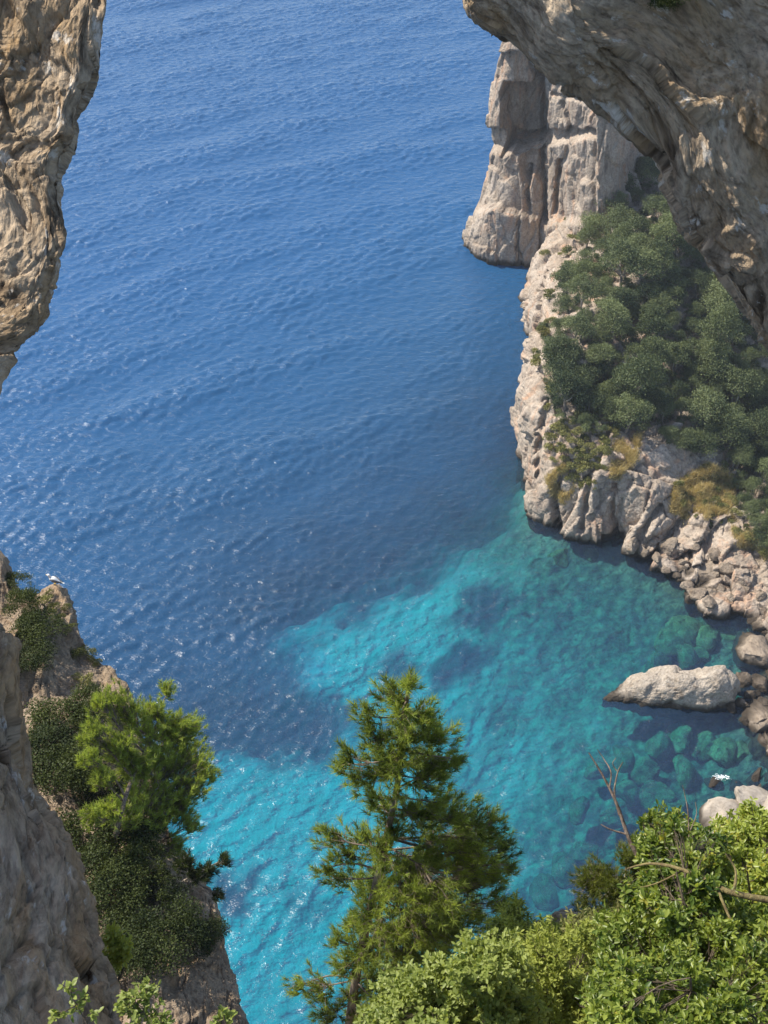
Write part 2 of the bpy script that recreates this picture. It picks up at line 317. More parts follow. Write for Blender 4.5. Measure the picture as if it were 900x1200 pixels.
# ------------------------------------------------------------------ headland and sea stack
def patch(ctrl, nu, nv, s, amp, seed, an=(1, 1, .5), tu=None, tv=None, **kw):
    G = cr(cr(ctrl, nu, 0, t=tu), nv, 1, t=tv); n = grid_normals(G)
    d = rock_disp(G.reshape(-1, 3), s, seed, an, **kw).reshape(nu, nv, 1) * amp
    return G + n * d, n
def to_px(G): q = G - CAM; d = q @ FWD; return 450 + (q @ RGT) / d * FPX, 600 - (q @ UPV) / d * FPX
def hollow(G, poly, depth, soft, direction=(.35, 1, 0)):
    x, y = to_px(G); wob = gnoise(np.stack([x, y, x * 0], -1).reshape(-1, 3) * .09, 3).reshape(x.shape) * 4
    k = np.clip((poly_sd(x, y, poly) + wob) / soft, 0, 1); return G + (k * k * (3 - 2 * k) * depth)[..., None] * np.array(direction)
def groove(G, pts, depth, width, direction=(.35, 1, 0)):
    x, y = to_px(G); d = np.full(x.shape, 1e9); wob = gnoise(np.stack([x, y, x * 0], -1).reshape(-1, 3) * .12, 9).reshape(x.shape) * 3
    for a, b in zip(np.array(pts, float)[:-1], np.array(pts, float)[1:]):
        e = b - a; t = np.clip(((x - a[0]) * e[0] + (y - a[1]) * e[1]) / (e @ e), 0, 1); d = np.minimum(d, np.hypot(x - a[0] - t * e[0], y - a[1] - t * e[1]))
    return G + (np.exp(-((d + wob) / width) ** 2) * depth)[..., None] * np.array(direction)
def col_pts(base, ups):
    b = PZ(base[0], base[1], -1.5); y0 = PZ(base[0], base[1], 0)[1]
    return [b + np.array([0, 2.0, -6]), PZ(base[0], base[1], 0)] + [PY(a, c, y0 + dy) for a, c, dy in ups]
HEAD = [
 ((634, 290), [(645, 270, 1), (655, 250, 2), (670, 232, 5), (690, 215, 9), (715, 195, 14), (760, 170, 22)]),
 ((619, 330), [(628, 312, .5), (640, 292, 1.5), (656, 268, 4), (685, 235, 9), (720, 205, 16), (775, 180, 26)]),
 ((612, 358), [(620, 340, .5), (632, 318, 1.5), (652, 290, 4), (690, 255, 10), (735, 220, 18), (790, 190, 28)]),
 ((624, 402), [(628, 380, .5), (636, 352, 1.5), (652, 325, 4), (695, 285, 11), (745, 240, 20), (800, 205, 30)]),
 ((615, 470), [(618, 440, .5), (626, 405, 2), (648, 372, 5), (695, 325, 13), (755, 270, 24), (820, 225, 36)]),
 ((610, 556), [(612, 520, .6), (620, 475, 2), (645, 432, 6), (695, 380, 15), (760, 320, 28), (835, 260, 42)]),
 ((627, 602), [(630, 570, .8), (640, 530, 2.5), (660, 485, 7), (705, 430, 17), (770, 365, 31), (850, 300, 46)]),
 ((662, 625), [(662, 598, .8), (668, 560, 2.5), (685, 515, 6), (725, 460, 16), (790, 395, 31), (870, 335, 46)]),
 ((700, 631), [(700, 606, .8), (705, 570, 2.2), (718, 530, 5), (752, 490, 13), (810, 430, 28), (890, 370, 44)]),
 ((736, 631), [(736, 606, .8), (742, 572, 2), (755, 540, 4.5), (790, 505, 11), (845, 455, 25), (920, 400, 40)]),
 ((750, 650), [(758, 630, 1.2), (770, 606, 3), (785, 575, 6), (820, 540, 12), (870, 490, 24), (940, 440, 36)]),
 ((774, 666), [(785, 648, 1.5), (798, 625, 4), (812, 590, 8), (845, 560, 14), (890, 515, 24), (960, 470, 34)]),
 ((804, 696), [(815, 676, 2), (828, 650, 5), (840, 615, 9), (865, 585, 15), (905, 545, 23), (970, 505, 32)]),
 ((834, 719), [(845, 700, 2), (856, 675, 5), (865, 642, 9), (885, 610, 15), (925, 575, 22), (985, 540, 30)]),
 ((874, 719), [(880, 700, 2), (888, 675, 5), (896, 645, 9), (915, 615, 14), (955, 585, 20), (1010, 550, 27)]),
 ((896, 748), [(905, 728, 2), (915, 705, 5), (925, 680, 8), (945, 655, 12), (985, 625, 17), (1040, 590, 22)]),
 ((896, 802), [(910, 785, 2), (925, 765, 4), (940, 745, 7), (965, 720, 10), (1005, 690, 15), (1060, 660, 20)]),
 ((884, 852), [(905, 840, 1.5), (925, 825, 3), (945, 808, 6), (975, 785, 9), (1020, 755, 13), (1080, 720, 18)]),
 ((910, 904), [(930, 890, 1.5), (950, 872, 3), (970, 855, 6), (1000, 830, 9), (1050, 800, 13), (1110, 770, 18)]),
 ((884, 954), [(905, 945, 1), (930, 930, 3), (960, 910, 6), (1000, 885, 9), (1060, 855, 13), (1130, 830, 18)]),
 ((905, 1014), [(920, 1006, 1), (940, 996, 3), (970, 978, 6), (1010, 950, 9), (1080, 920, 13), (1160, 900, 18)]),
 ((935, 1124), [(950, 1116, 1), (970, 1106, 3), (1000, 1090, 6), (1050, 1060, 9), (1110, 1030, 13), (1200, 1000, 18)]),
]
HC = np.array([col_pts(b, u) for b, u in HEAD])
last = HC[:, -1:] + np.array([55., 25., 4.]); last[:, :, 2] = np.maximum(last[:, :, 2], HC[:, -1:, 2] + 6)
HC = np.concatenate([HC, last, last + np.array([160., 40., 25.])], 1)
tv = np.concatenate([np.linspace(0, 1, 14, endpoint=False), np.linspace(1, 4, 150, endpoint=False), np.linspace(4, 7, 130, endpoint=False), np.linspace(7, 9, 16)])
HG, HN = patch(HC, 620, len(tv), 7.0, 4.2, 11, (1, 1, .55), tv=tv, wl=.8, wc=1.4, wf=.4, warp=.12)
for pts, dd, wd_ in [([(772, 596), (758, 618), (744, 636)], 2.4, 4), ([(802, 606), (782, 632), (764, 656)], 2.2, 4), ([(850, 612), (822, 640), (795, 660)], 1.8, 4), ([(838, 660), (815, 668), (790, 676)], 1.6, 3), ([(690, 560), (684, 600), (680, 622)], 1.6, 3), ([(655, 560), (650, 590), (655, 616)], 1.6, 3), ([(720, 570), (716, 600), (722, 625)], 1.6, 3), ([(640, 470), (632, 510), (628, 560)], 1.6, 3), ([(640, 320), (634, 350), (630, 390)], 1.6, 3)]:
    HG = groove(HG, pts, dd, wd_, (.4, 1, -.2))
head_me = fast_mesh('headland', HG.reshape(-1, 3), grid_faces(*HG.shape[:2]))
headland = tag(new_obj('headland', head_me, M['cliff']), 'pale limestone headland with wooded slope dropping to the sea', kind='structure')
STACK = [  # columns from the hidden back round the seaward side to the wall that runs behind the headland
 ((600, 240), [(610, 215, 0), (615, 180, 0), (620, 130, 1), (625, 80, 3), (630, 20, 5), (640, -20, 12)]),
 ((560, 268), [(566, 245, 0), (580, 200, 1), (582, 150, 1), (588, 100, 2), (596, 42, 3), (610, 5, 10)]),
 ((547, 287), [(553, 262, .5), (569, 212, 1.5), (571, 150, 1), (576, 100, 1.5), (589, 44, 3), (600, 8, 8)]),
 ((560, 300), [(563, 270, .5), (578, 222, 1.5), (577, 160, 1), (583, 105, 1.5), (594, 45, 3), (606, 8, 8)]),
 ((578, 306), [(580, 270, .5), (590, 220, 1), (588, 185, 2), (592, 108, 2), (602, 50, 3), (613, 8, 8)]),
 ((596, 309), [(597, 270, .5), (605, 220, 1.5), (602, 180, 4), (604, 115, 4), (612, 50, 3), (622, 8, 8)]),
 ((614, 310), [(614, 270, .5), (620, 215, 2), (619, 170, 4), (620, 110, 4), (624, 50, 3), (634, 8, 8)]),
 ((632, 309), [(632, 270, 1), (635, 215, 2), (635, 165, 3), (636, 105, 3), (638, 55, 3), (646, 8, 10)]),
 ((644, 314), [(645, 275, 0), (644, 215, 0), (643, 160, 0), (644, 110, 1), (648, 60, 2), (655, 10, 8)]),
 ((658, 326), [(658, 280, 0), (657, 215, 0), (656, 160, 0), (658, 110, 1), (662, 65, 3), (668, 15, 9)]),
 ((676, 342), [(675, 290, 0), (673, 222, 0), (672, 162, 0), (675, 115, 1), (680, 75, 3), (688, 30, 10)]),
 ((694, 356), [(692, 300, 0), (690, 230, 0), (690, 166, 1), (694, 120, 3), (702, 85, 6), (715, 45, 14)]),
 ((714, 358), [(713, 305, 0), (712, 236, 0), (713, 168, 1), (718, 125, 3), (728, 90, 6), (744, 55, 14)]),
 ((736, 345), [(735, 295, 0), (734, 236, 0), (735, 172, 1), (742, 130, 3), (754, 95, 8), (770, 60, 16)]),
 ((765, 310), [(764, 270, 0), (762, 222, 0), (762, 172, 2), (770, 132, 5), (784, 98, 9), (800, 62, 16)]),
 ((820, 268), [(816, 240, 0), (812, 200, 1), (812, 160, 4), (818, 125, 8), (828, 95, 13), (840, 60, 20)]),
]
SC_ = np.array([col_pts(b, u) for b, u in STACK])
top = SC_[:, -1:] + np.array([14., 22., 3.]); SC_ = np.concatenate([SC_, top, top + np.array([14., 30., -6.])], 1)
tv = np.concatenate([np.linspace(0, 1, 10, endpoint=False), np.linspace(1, 7, 200, endpoint=False), np.linspace(7, 9, 20)])
SG, SN = patch(SC_, 420, len(tv), 8.0, 2.6, 23, (1, 1, .4), tv=tv, wl=.6, wc=1.5, wf=.35, warp=.12)
for poly, dd, sf in [([(583, 103), (600, 103), (619, 108), (613, 62), (628, 74), (632, 108), (637, 125), (637, 170), (630, 180), (605, 188), (585, 190), (580, 160), (578, 125)], 6, 4), ([(604, 186), (634, 178), (638, 225), (622, 212), (615, 225), (603, 215)], 2.5, 6), ([(556, 190), (585, 186), (640, 178), (700, 170), (700, 60), (560, 60)], 3.5, 7), ([(530, 250), (580, 247), (606, 255), (645, 266), (700, 262), (700, 150), (530, 150)], 2.2, 4)]:
    SG = hollow(SG, poly, dd, sf)
for pts, dd, wd_ in [([(655, 190), (652, 215), (650, 250)], 2.2, 2.5), ([(636, 80), (637, 150), (636, 210), (640, 265)], 1.6, 2.5), ([(660, 120), (668, 150), (662, 190), (655, 200)], 1.2, 2.5), ([(608, 255), (606, 285), (607, 306)], 1.2, 1.5), ([(622, 195), (617, 230), (620, 255)], 2, 2.5), ([(648, 110), (680, 118)], 1, 2)]:
    SG = groove(SG, pts, dd, wd_)
stack_me = fast_mesh('promontory', SG.reshape(-1, 3), grid_faces(*SG.shape[:2]))
tag(new_obj('promontory', stack_me, M['cliff']), 'sheer pale limestone promontory with a hollowed brown recess', kind='structure')

# ------------------------------------------------------------------ foreground rocks: a ring section swept along the edge of the opening
def sweep(stations, prof, nu, nv, s, amp, seed, an=(1, 1, 1), tu=None, tr=None, along=1., **kw):
    """stations: (px, py, depth, size) along the edge; prof: ring of (inwards, away from viewer) in metres per unit size"""
    st = np.array(stations, float); C3 = np.array([[(a - 450) / FPX * d, (600 - b) / FPX * d] for a, b, d, _ in st]); dpt = st[:, 2]
    t = np.gradient(C3, axis=0); t /= np.linalg.norm(t, axis=1, keepdims=True) + 1e-9; nin = np.stack([t[:, 1], -t[:, 0]], 1)
    k = np.ones(5) / 5; nin = np.stack([np.convolve(np.pad(nin[:, i], 2, 'edge'), k, 'valid') for i in (0, 1)], 1); nin /= np.linalg.norm(nin, axis=1, keepdims=True)
    prof = np.array(prof); profs = prof if prof.ndim == 3 else np.repeat(prof[None], len(st), 0)
    arc = np.concatenate([[0], np.cumsum(np.linalg.norm(np.diff(np.column_stack([C3, dpt]), axis=0), axis=1))]); flow = np.array([[(arc[i] * along, a_ * st[i, 3], b_ * st[i, 3]) for a_, b_ in profs[i]] for i in range(len(st))])
    rings = []
    for i in range(len(st)):
        q = profs[i] * st[i, 3]; xy = C3[i] + q[:, :1] * nin[i]
        rings.append(CAM + xy[:, :1] * RGT + xy[:, 1:] * UPV + (dpt[i] + q[:, 1:]) * FWD)
    G = cr(cr(np.array(rings), nu, 0, t=tu), nv, 1, closed=True, t=tr); n = grid_normals(G, True)
    FL = cr(cr(flow, nu, 0, t=tu), nv, 1, closed=True, t=tr) + .25 * np.stack([gnoise(G.reshape(-1, 3) * .8 + k * 7, 50 + k).reshape(G.shape[:2]) for k in range(3)], -1)
    cen = G.mean(1, keepdims=True)
    if ((G - cen) * n).sum(-1).mean() < 0: n = -n
    d = (rock_disp(FL.reshape(-1, 3), s, seed, an, **kw).reshape(G.shape[0], G.shape[1], 1) - .12) * amp
    return G + n * d, FL
ARCH = [(1090, 625, 16, 1.2), (1000, 530, 15.5, 1.15), (936, 450, 15, 1.1), (890, 396, 14.7, 1.05), (854, 344, 14.5, 1), (822, 290, 14.3, 1), (792, 236, 14.1, 1), (770, 190, 14, 1), (730, 150, 13.9, 1), (682, 110, 13.8, 1), (632, 82, 13.6, 1), (592, 42, 13.5, 1), (546, 6, 13.4, 1), (520, -70, 13.3, .9), (430, -230, 13, .6),
        (310, -390, 12.8, .5), (180, -330, 12.5, .5), (132, -150, 12.2, .6), (129, -10, 12, .9), (119, 55, 12, 1), (113, 100, 12, 1), (99, 132, 12, 1), (94, 165, 12, 1), (77, 195, 12, 1), (76, 225, 12, 1), (82, 265, 12, 1), (77, 300, 11.9, 1), (65, 340, 11.8, 1), (55, 375, 11.7, 1), (36, 400, 11.5, 1), (8, 424, 11.3, 1), (-6, 458, 11.1, 1), (-14, 535, 10.9, 1),
        (-36, 570, 10.6, 1), (-32, 620, 10.3, .95), (-20, 665, 10, .9), (-6, 705, 9.8, .9), (8, 752, 9.6, .9), (15, 806, 9.4, .9), (27, 880, 9.1, .9), (45, 935, 8.9, .9), (66, 968, 8.7, .85), (87, 1008, 8.5, .85), (109, 1085, 8.2, .8), (131, 1142, 8, .8), (150, 1200, 7.8, .8), (195, 1300, 7.4, .8), (255, 1420, 7.2, .8)]
PR_R = [(0, 0), (.12, -.3), (.4, -.5), (.8, -.45), (1.15, -.55), (1.5, -.55), (1.8, -.7), (2.05, -.95), (2.5, -1.3), (3.6, -1.6), (4.6, -1.5), (5.2, -.8), (5, 1.5), (3, 2), (1.4, 1.6), (.35, .8)]
PR_L = [(0, 0), (.05, -.14), (.16, -.22), (.38, -.2), (.6, -.2), (.85, -.22), (1.1, -.25), (1.5, -.3), (1.9, -.4), (2.5, -.5), (3.1, -.4), (3.5, -.2), (3.4, .8), (2, 1.0), (.9, .8), (.25, .4)]
PR_M = [(0, 0), (.06, -.14), (.2, -.26), (.42, -.34), (.62, -.45), (.85, -.75), (1.1, -2.0), (1.4, -4.2), (1.8, -5.6), (2.5, -6.4), (4, -6.6), (5.5, -6), (5, .2), (2, .35), (.9, .35), (.25, .3)]  # outer points: unseen bulge added to block sun from the lower-left wall
PR_B = [(0, 0), (.05, -.25), (.14, -.6), (.28, -1.0), (.46, -1.5), (.7, -1.8), (.95, -1.95), (1.15, -2.9), (1.5, -4.2), (2.0, -5.2), (3, -6.0), (5.5, -6), (6, 2), (2.5, 2), (1.0, 1.2), (.25, .6)]  # outer points pushed forward out of view to keep this wall in shade
profs = []
for i in range(len(ARCH)):
    a, b = (PR_R, PR_L) if i < 26 else (PR_L, PR_M) if i < 32 else (PR_M, PR_B); f = np.clip((i - 14) / 4, 0, 1) if i < 26 else np.clip((i - 27) / 3, 0, 1) if i < 32 else np.clip((i - 32) / 4, 0, 1)
    profs.append(np.array(a) * (1 - f) + np.array(b) * f)
tu = np.concatenate([np.linspace(0, 2, 12, endpoint=False), np.linspace(2, 13, 330, endpoint=False), np.linspace(13, 17.5, 16, endpoint=False), np.linspace(17.5, 32, 250, endpoint=False), np.linspace(32, 35, 14, endpoint=False), np.linspace(35, 46, 260, endpoint=False), np.linspace(46, 47, 6)])
tr_ = np.concatenate([np.linspace(0, 9, 330, endpoint=False), np.linspace(9, 15, 40, endpoint=False), np.linspace(15, 16, 24, endpoint=False)])
AG, AF = sweep(ARCH, profs, len(tu), len(tr_), .85, .36, 5, (1, 1, 1), tu=tu, tr=tr_, along=.62, wl=.3, wc=1.1, wf=1.1)
arch_me = fast_mesh('rock_arch', AG.reshape(-1, 3), grid_faces(AG.shape[0], AG.shape[1], True)); fa = arch_me.attributes.new('flow', 'FLOAT_VECTOR', 'POINT'); fa.data.foreach_set('vector', AF.astype(np.float32).ravel())
tag(new_obj('rock_arch', arch_me, M['arch']), 'weathered brown limestone arch whose opening frames the whole bay', 'rock arch')

OUT = [(-120, 560, 50, 4), (-60, 610, 49, 4), (-5, 652, 48.5, 4), (14, 690, 48, 4), (36, 702, 47.7, 4), (46, 690, 47.5, 4), (62, 684, 47.3, 4), (74, 694, 47, 4), (88, 728, 46.3, 3.8), (104, 764, 45.5, 3.8), (120, 780, 45, 3.6), (140, 808, 44, 3.6), (158, 840, 43, 3.5), (176, 890, 41.5, 3.4), (196, 950, 40, 3.3), (225, 1010, 38.5, 3.2), (250, 1062, 37, 3.1), (258, 1110, 36, 3), (272, 1160, 35, 3), (288, 1205, 34, 3), (320, 1300, 33, 3), (350, 1420, 32, 3)]
PR_O = [(0, 0), (.05, -.14), (.13, -.36), (.25, -.6), (.4, -.9), (.58, -1.25), (.8, -1.6), (1.05, -2.0), (1.5, -2.6), (2.2, -3.2), (3.2, -2.6), (3.4, 1.6), (1.4, 1.6), (.5, 1), (.12, .4)]
tu = np.concatenate([np.linspace(0, 2, 10, endpoint=False), np.linspace(2, 19.3, 420, endpoint=False), np.linspace(19.3, 21, 8)])
tr_ = np.concatenate([np.linspace(0, 8, 220, endpoint=False), np.linspace(8, 15, 40, endpoint=False)])
OG, OF = sweep(OUT, PR_O, len(tu), len(tr_), 2.2, .75, 41, (1, 1, 1), tu=tu, tr=tr_, along=.8, wf=1.2)
out_me = fast_mesh('rock_outcrop', OG.reshape(-1, 3), grid_faces(OG.shape[0], OG.shape[1], True))
tag(new_obj('rock_outcrop', out_me, M['outcrop']), 'steep brown crag with scrub and a pine, a gull perched on its peak', 'rock outcrop')

# near hillside below the viewpoint
rows = []
xs = (250, 340, 450, 560, 640, 720, 800, 900, 1050, 1300)
crest = [(1380, 20), (1330, 20), (1260, 19), (1185, 18.5), (1092, 18), (1110, 17), (1110, 13.5), (1080, 12), (1060, 11), (1020, 10.5)]
for k, (dy, f) in enumerate([(10, 1.8), (10, 1.6), (2, 1.15), (0, 1.0), (60, .86), (150, .72), (260, .6), (420, .48), (700, .36)]):
    r = []
    for x, (cy_, cd) in zip(xs, crest):
        if k == 0: p = PD(x, cy_, cd * 1.1); p = p + np.array([0, -.5, -24.])
        elif k == 1: p = PD(x, cy_ + 25, cd * 1.08) + np.array([0, 0, -1.2])
        elif k == 2: p = PD(x, cy_ + 25, cd * 1.06)
        else: p = PD(x + dy * .1, cy_ + dy, cd * f)
        r.append(p)
    rows.append(r)
GG, GN = patch(np.array(rows), 170, 220, .8, .35, 61, (1, 1, 1))
hill_me = fast_mesh('hillside', GG.reshape(-1, 3), grid_faces(*GG.shape[:2]))
tag(new_obj('hillside', hill_me, M['soil']), 'stony slope under the foreground shrubs', kind='structure')

def bvh(G, wrap=False):
    return BVHTree.FromPolygons([Vector(v) for v in G.reshape(-1, 3)[:, :]], [tuple(f) for f in grid_faces(G.shape[0], G.shape[1], wrap)])
def cast(tree, px, py):
    r = Vector(ray(px, py)).normalized(); h = tree.ray_cast(Vector(CAM), r); return (h[0], h[1]) if h[0] is not None else (None, None)
HB = bvh(HG[::2, ::2]); OB = bvh(OG[::2, ::2], True); AB = bvh(AG[::2, ::2], True); GB = bvh(GG)

# ------------------------------------------------------------------ boulders
def ico(sub):
    import bmesh
    bm = bmesh.new(); bmesh.ops.create_icosphere(bm, subdivisions=sub, radius=1); V = np.array([v.co[:] for v in bm.verts]); F = np.array([[v.index for v in f.verts] for f in bm.faces]); bm.free(); return V, F
IV, IF = ico(4); IV5, IF5 = ico(6)
def boulder_mesh(seed, stretch=(1, 1, 1), hi=False, cuts=16):
    V, F = (IV5, IF5) if hi else (IV, IF); r = np.random.default_rng(seed); P = V.copy()
    for _ in range(cuts):                               # planar cuts make it angular
        n = r.normal(size=3); n /= np.linalg.norm(n); c = r.uniform(.42, .8); d = P @ n; m = d > c; P[m] -= np.outer(d[m] - c, n) * .97
    P = P + V * (rock_disp(P * 2 + seed * 3.1, 1.2, seed, wl=.6, wc=1.3) * .2)[:, None]
    return fast_mesh('boulder', P * np.array(stretch), F)
BM_ = [boulder_mesh(100 + i) for i in range(8)]
BMS = [boulder_mesh(130 + i, cuts=6) for i in range(5)]
def boulder(px, py, size, mat, label, group, flat=.7, z=None, cat='boulder', k=None, name='boulder', surf=None):
    me = random.choice(BMS) if mat == 'subrock' else BM_[random.randrange(8) if k is None else k]
    p = Vector(PZ(px, py, 0 if z is None else z))
    if surf:
        h = cast(surf, px, py)[0]
        if h is not None: p = h + Vector((0, 0, size * .1))
    key = me.name + mat
    if key not in MC: c = me.copy(); c.materials.clear(); c.materials.append(M[mat]); MC[key] = c
    o = new_obj(name, MC[key]); o.location = p; o.rotation_euler = (random.uniform(-.4, .4), random.uniform(-.4, .4), random.uniform(0, 6.3))
    o.scale = (size * random.uniform(.85, 1.3), size * random.uniform(.7, 1.0), size * flat * random.uniform(.85, 1.15))
    return tag(o, label, cat, group)
MC = {}
# the long pale boulder, lying like a seal
def big_boulder():
    a = PZ(716, 834, 0); b = PZ(862, 826, 0); L = np.linalg.norm(b - a)
    V = IV5.copy(); t = (V[:, 0] + 1) / 2
    hgt = np.interp(t, [0, .12, .3, .5, .68, .78, .86, .94, 1], [.12, .34, .62, .80, .92, 1.25, 1.42, 1.3, .9]); wid = np.interp(t, [0, .15, .4, .7, .9, 1], [.25, .55, .8, .95, 1.05, .9])
    nz_ = np.sign(V[:, 2]) * np.abs(V[:, 2]) ** .8
    P = np.stack([V[:, 0] * L * .53, V[:, 1] * wid * 3.0 + .6 * np.sin(t * 5), np.where(nz_ > 0, nz_ * hgt * 4.4, nz_ * 3)], 1)
    P[:, 0] += .0; n = V / np.linalg.norm(V, axis=1, keepdims=True)
    P = P + n * (rock_disp(P + 50, 4.5, 77, wl=.7, wc=1.3) * 1.4)[:, None]
    me = fast_mesh('pale_boulder', P, IF5); o = new_obj('pale_boulder', me, M['pale']); c = (a + b) / 2; o.location = (c[0], c[1] + 2.2, -.2); o.rotation_euler = (0, 0, math.atan2(b[1] - a[1], b[0] - a[0]))
    tag(o, 'long pale boulder lying in the shallows with one raised rounded end', 'boulder')
big_boulder()
G1 = 'broken rocks along the shoreline'
for px, py, s in [(742, 640, 2.0), (756, 648, 1.8), (770, 655, 2.2), (782, 668, 1.8), (795, 676, 2.1), (806, 688, 1.8), (818, 696, 2.2), (832, 708, 2.0), (846, 712, 1.8), (858, 702, 2.3), (868, 712, 2.4), (880, 715, 1.7), (884, 728, 2.0), (800, 660, 2.0), (825, 675, 2.3), (845, 690, 1.9), (875, 690, 2.2), (890, 700, 2.6), (850, 668, 1.7), (785, 640, 2.4), (815, 640, 1.9), (838, 652, 1.7)]:
    boulder(px, py, s * .8 * random.choice((.5, .75, 1.0, 1.0, 1.5)), 'shore', 'small broken grey-brown rock among others along the shoreline', G1, surf=HB if py < 712 else None)
for px, py, s, l in [(884, 765, 5.0, 'tall brown shore boulder standing behind the pale long boulder'), (893, 735, 3.6, 'brown wave-worn boulder at the corner of the cove'), (842, 806, 1.9, 'small dark rock touching the raised end of the pale boulder')]:
    boulder(px, py, s * .8, 'shore', l, None, .9)
for px, py, s in [(872, 800, 2.4), (880, 815, 1.8), (868, 825, 1.6), (890, 800, 2.6), (885, 840, 3.0), (897, 850, 2.8), (858, 832, 1.3), (875, 845, 1.2), (893, 825, 2.0)]:
    boulder(px, py, s * .9, 'shore', 'grey rock wedged between the pale long boulder and the shore', 'rocks beside the long boulder')
for px, py, s in [(836, 918, 1.7), (862, 920, 1.3), (884, 914, 1.7)]:
    boulder(px, py, s, 'shore', 'small brown rock just breaking the surface, ringed with foam', 'rocks awash in the shallows', .5, z=-.45)
for px, py, s in [(858, 962, 3.6), (885, 948, 4.0), (835, 985, 3.2), (905, 975, 5)]:
    boulder(px, py, s, 'pale', 'pale grey shore boulder showing above the glossy shrubs', 'pale boulders behind the shrubs', .8)
SUB = [(805, 742, 3.2), (780, 756, 2.6), (830, 752, 3.0), (800, 768, 2.4), (775, 780, 2.6), (760, 792, 2.0), (815, 765, 2.2), (850, 745, 2.6), (690, 648, 2.4), (712, 655, 2.0), (668, 640, 2.2), (655, 655, 1.8), (795, 865, 2.6), (770, 875, 2.2), (825, 875, 2.5), (850, 885, 2.6), (760, 905, 2.4), (800, 905, 2.0), (730, 890, 1.8), (735, 930, 2.2), (770, 935, 2.5), (790, 950, 2.2), (700, 905, 1.7), (870, 880, 2.6), (720, 960, 2.0), (680, 950, 1.8), (690, 1000, 2.0), (660, 1020, 2.2), (640, 1045, 2.0)]
def bed_z(p): return -float(np.maximum(seabed_fields(np.array([[p[0]]]), np.array([[p[1]]]))[0], .4)[0, 0])
for px, py, s in SUB:
    p = PZ(px, py, 0); z = max(bed_z(p), -6); boulder(px, py, s, 'subrock', 'green algae-covered boulder lying under clear shallow water', 'boulders under the water', .7, z=max(z, -3.2) - .3)
# foam on the rocks awash
def foam(px, py, r, seed):
    g = np.random.default_rng(seed); c = PZ(px, py, 0); V, F = [], []; k = 0
    for i in range(140):
        q = g.normal(size=2) * r * np.array([1.0, .45]); n = 9; th = np.arange(n) * 2 * np.pi / n; rr = g.uniform(.015, .06) * g.uniform(.6, 1.3, n); x = c[0] + q[0] + np.cos(th) * rr * 1.6; y = c[1] + q[1] + np.sin(th) * rr; z = .34 + g.uniform(0, .12)
        V += [(c[0] + q[0], c[1] + q[1], z + .04)] + [(a_, b_, z) for a_, b_ in zip(x, y)]; F += [(k, k + 1 + j, k + 1 + (j + 1) % n) for j in range(n)]; k += n + 1
    tag(new_obj('foam', fast_mesh('foam', V, F), M['foam']), 'white foam on a rock awash in the shallows', kind='stuff')
foam(845, 913, .42, 1)

# ------------------------------------------------------------------ plant helpers
def unit(v): return v / (np.linalg.norm(v, axis=-1, keepdims=True) + 1e-9)
def rdirs(n, r=rng): return unit(r.normal(size=(n, 3)))
def leaf_quads(C, D, Nn, L, W):
    """diamond leaves: centre base C, direction D, normal Nn; folded along the rib"""
    S = unit(np.cross(D, Nn)); Nn = np.cross(S, D); L = np.broadcast_to(np.asarray(L, float).reshape(-1, 1), (len(C), 1)); W = np.broadcast_to(np.asarray(W, float).reshape(-1, 1), (len(C), 1))
    V = np.stack([C, C + D * L * .5 + S * W * .5 + Nn * W * .18, C + D * L - Nn * L * .1, C + D * L * .5 - S * W * .5 + Nn * W * .18], 1).reshape(-1, 3)
    n = np.arange(len(C)) * 4
    return V, np.concatenate([np.stack([n, n + 1, n + 2], 1), np.stack([n, n + 2, n + 3], 1)])
def needles(C, D, L, W):
    S = unit(np.cross(D, rdirs(len(C)))); L = np.asarray(L).reshape(-1, 1)
    V = np.stack([C - S * W * .5, C + S * W * .5, C + D * L], 1).reshape(-1, 3); n = np.arange(len(C)) * 3
    return V, np.stack([n, n + 1, n + 2], 1)
class Tubes:
    def __init__(s): s.V = []; s.F = []; s.k = 0
    def add(s, pts, r0, r1, n=6):
        pts = np.asarray(pts, float); m = len(pts); t = unit(np.gradient(pts, axis=0)); a = unit(np.cross(t, np.array([.31, .9, .3]))); b = np.cross(t, a)
        th = np.arange(n) * 2 * np.pi / n; rr = np.linspace(r0, r1, m)[:, None, None]
        s.V.append((pts[:, None] + rr * (np.cos(th)[None, :, None] * a[:, None] + np.sin(th)[None, :, None] * b[:, None])).reshape(-1, 3)); s.F.append(grid_faces(m, n, True) + s.k); s.k += m * n
    def build(s, name, mat, parent, off=(0, 0, 0)): return new_obj(name, fast_mesh(name, np.concatenate(s.V) - np.array(off), np.concatenate(s.F)), mat, parent)
def wiggle(a, b, n, amp, sag=0):
    a, b = np.asarray(a, float), np.asarray(b, float); t = np.linspace(0, 1, n)[:, None]; L = np.linalg.norm(b - a); ph = rng.uniform(0, 6, 3)
    w_ = np.stack([np.sin(t[:, 0] * (3 + k) + ph[k]) - np.sin(ph[k]) * (1 - t[:, 0]) - np.sin(3 + k + ph[k]) * t[:, 0] for k in range(3)], 1)
    return a + (b - a) * t + w_ * amp * L + np.array([0, 0, 1]) * sag * L * (t * (1 - t))

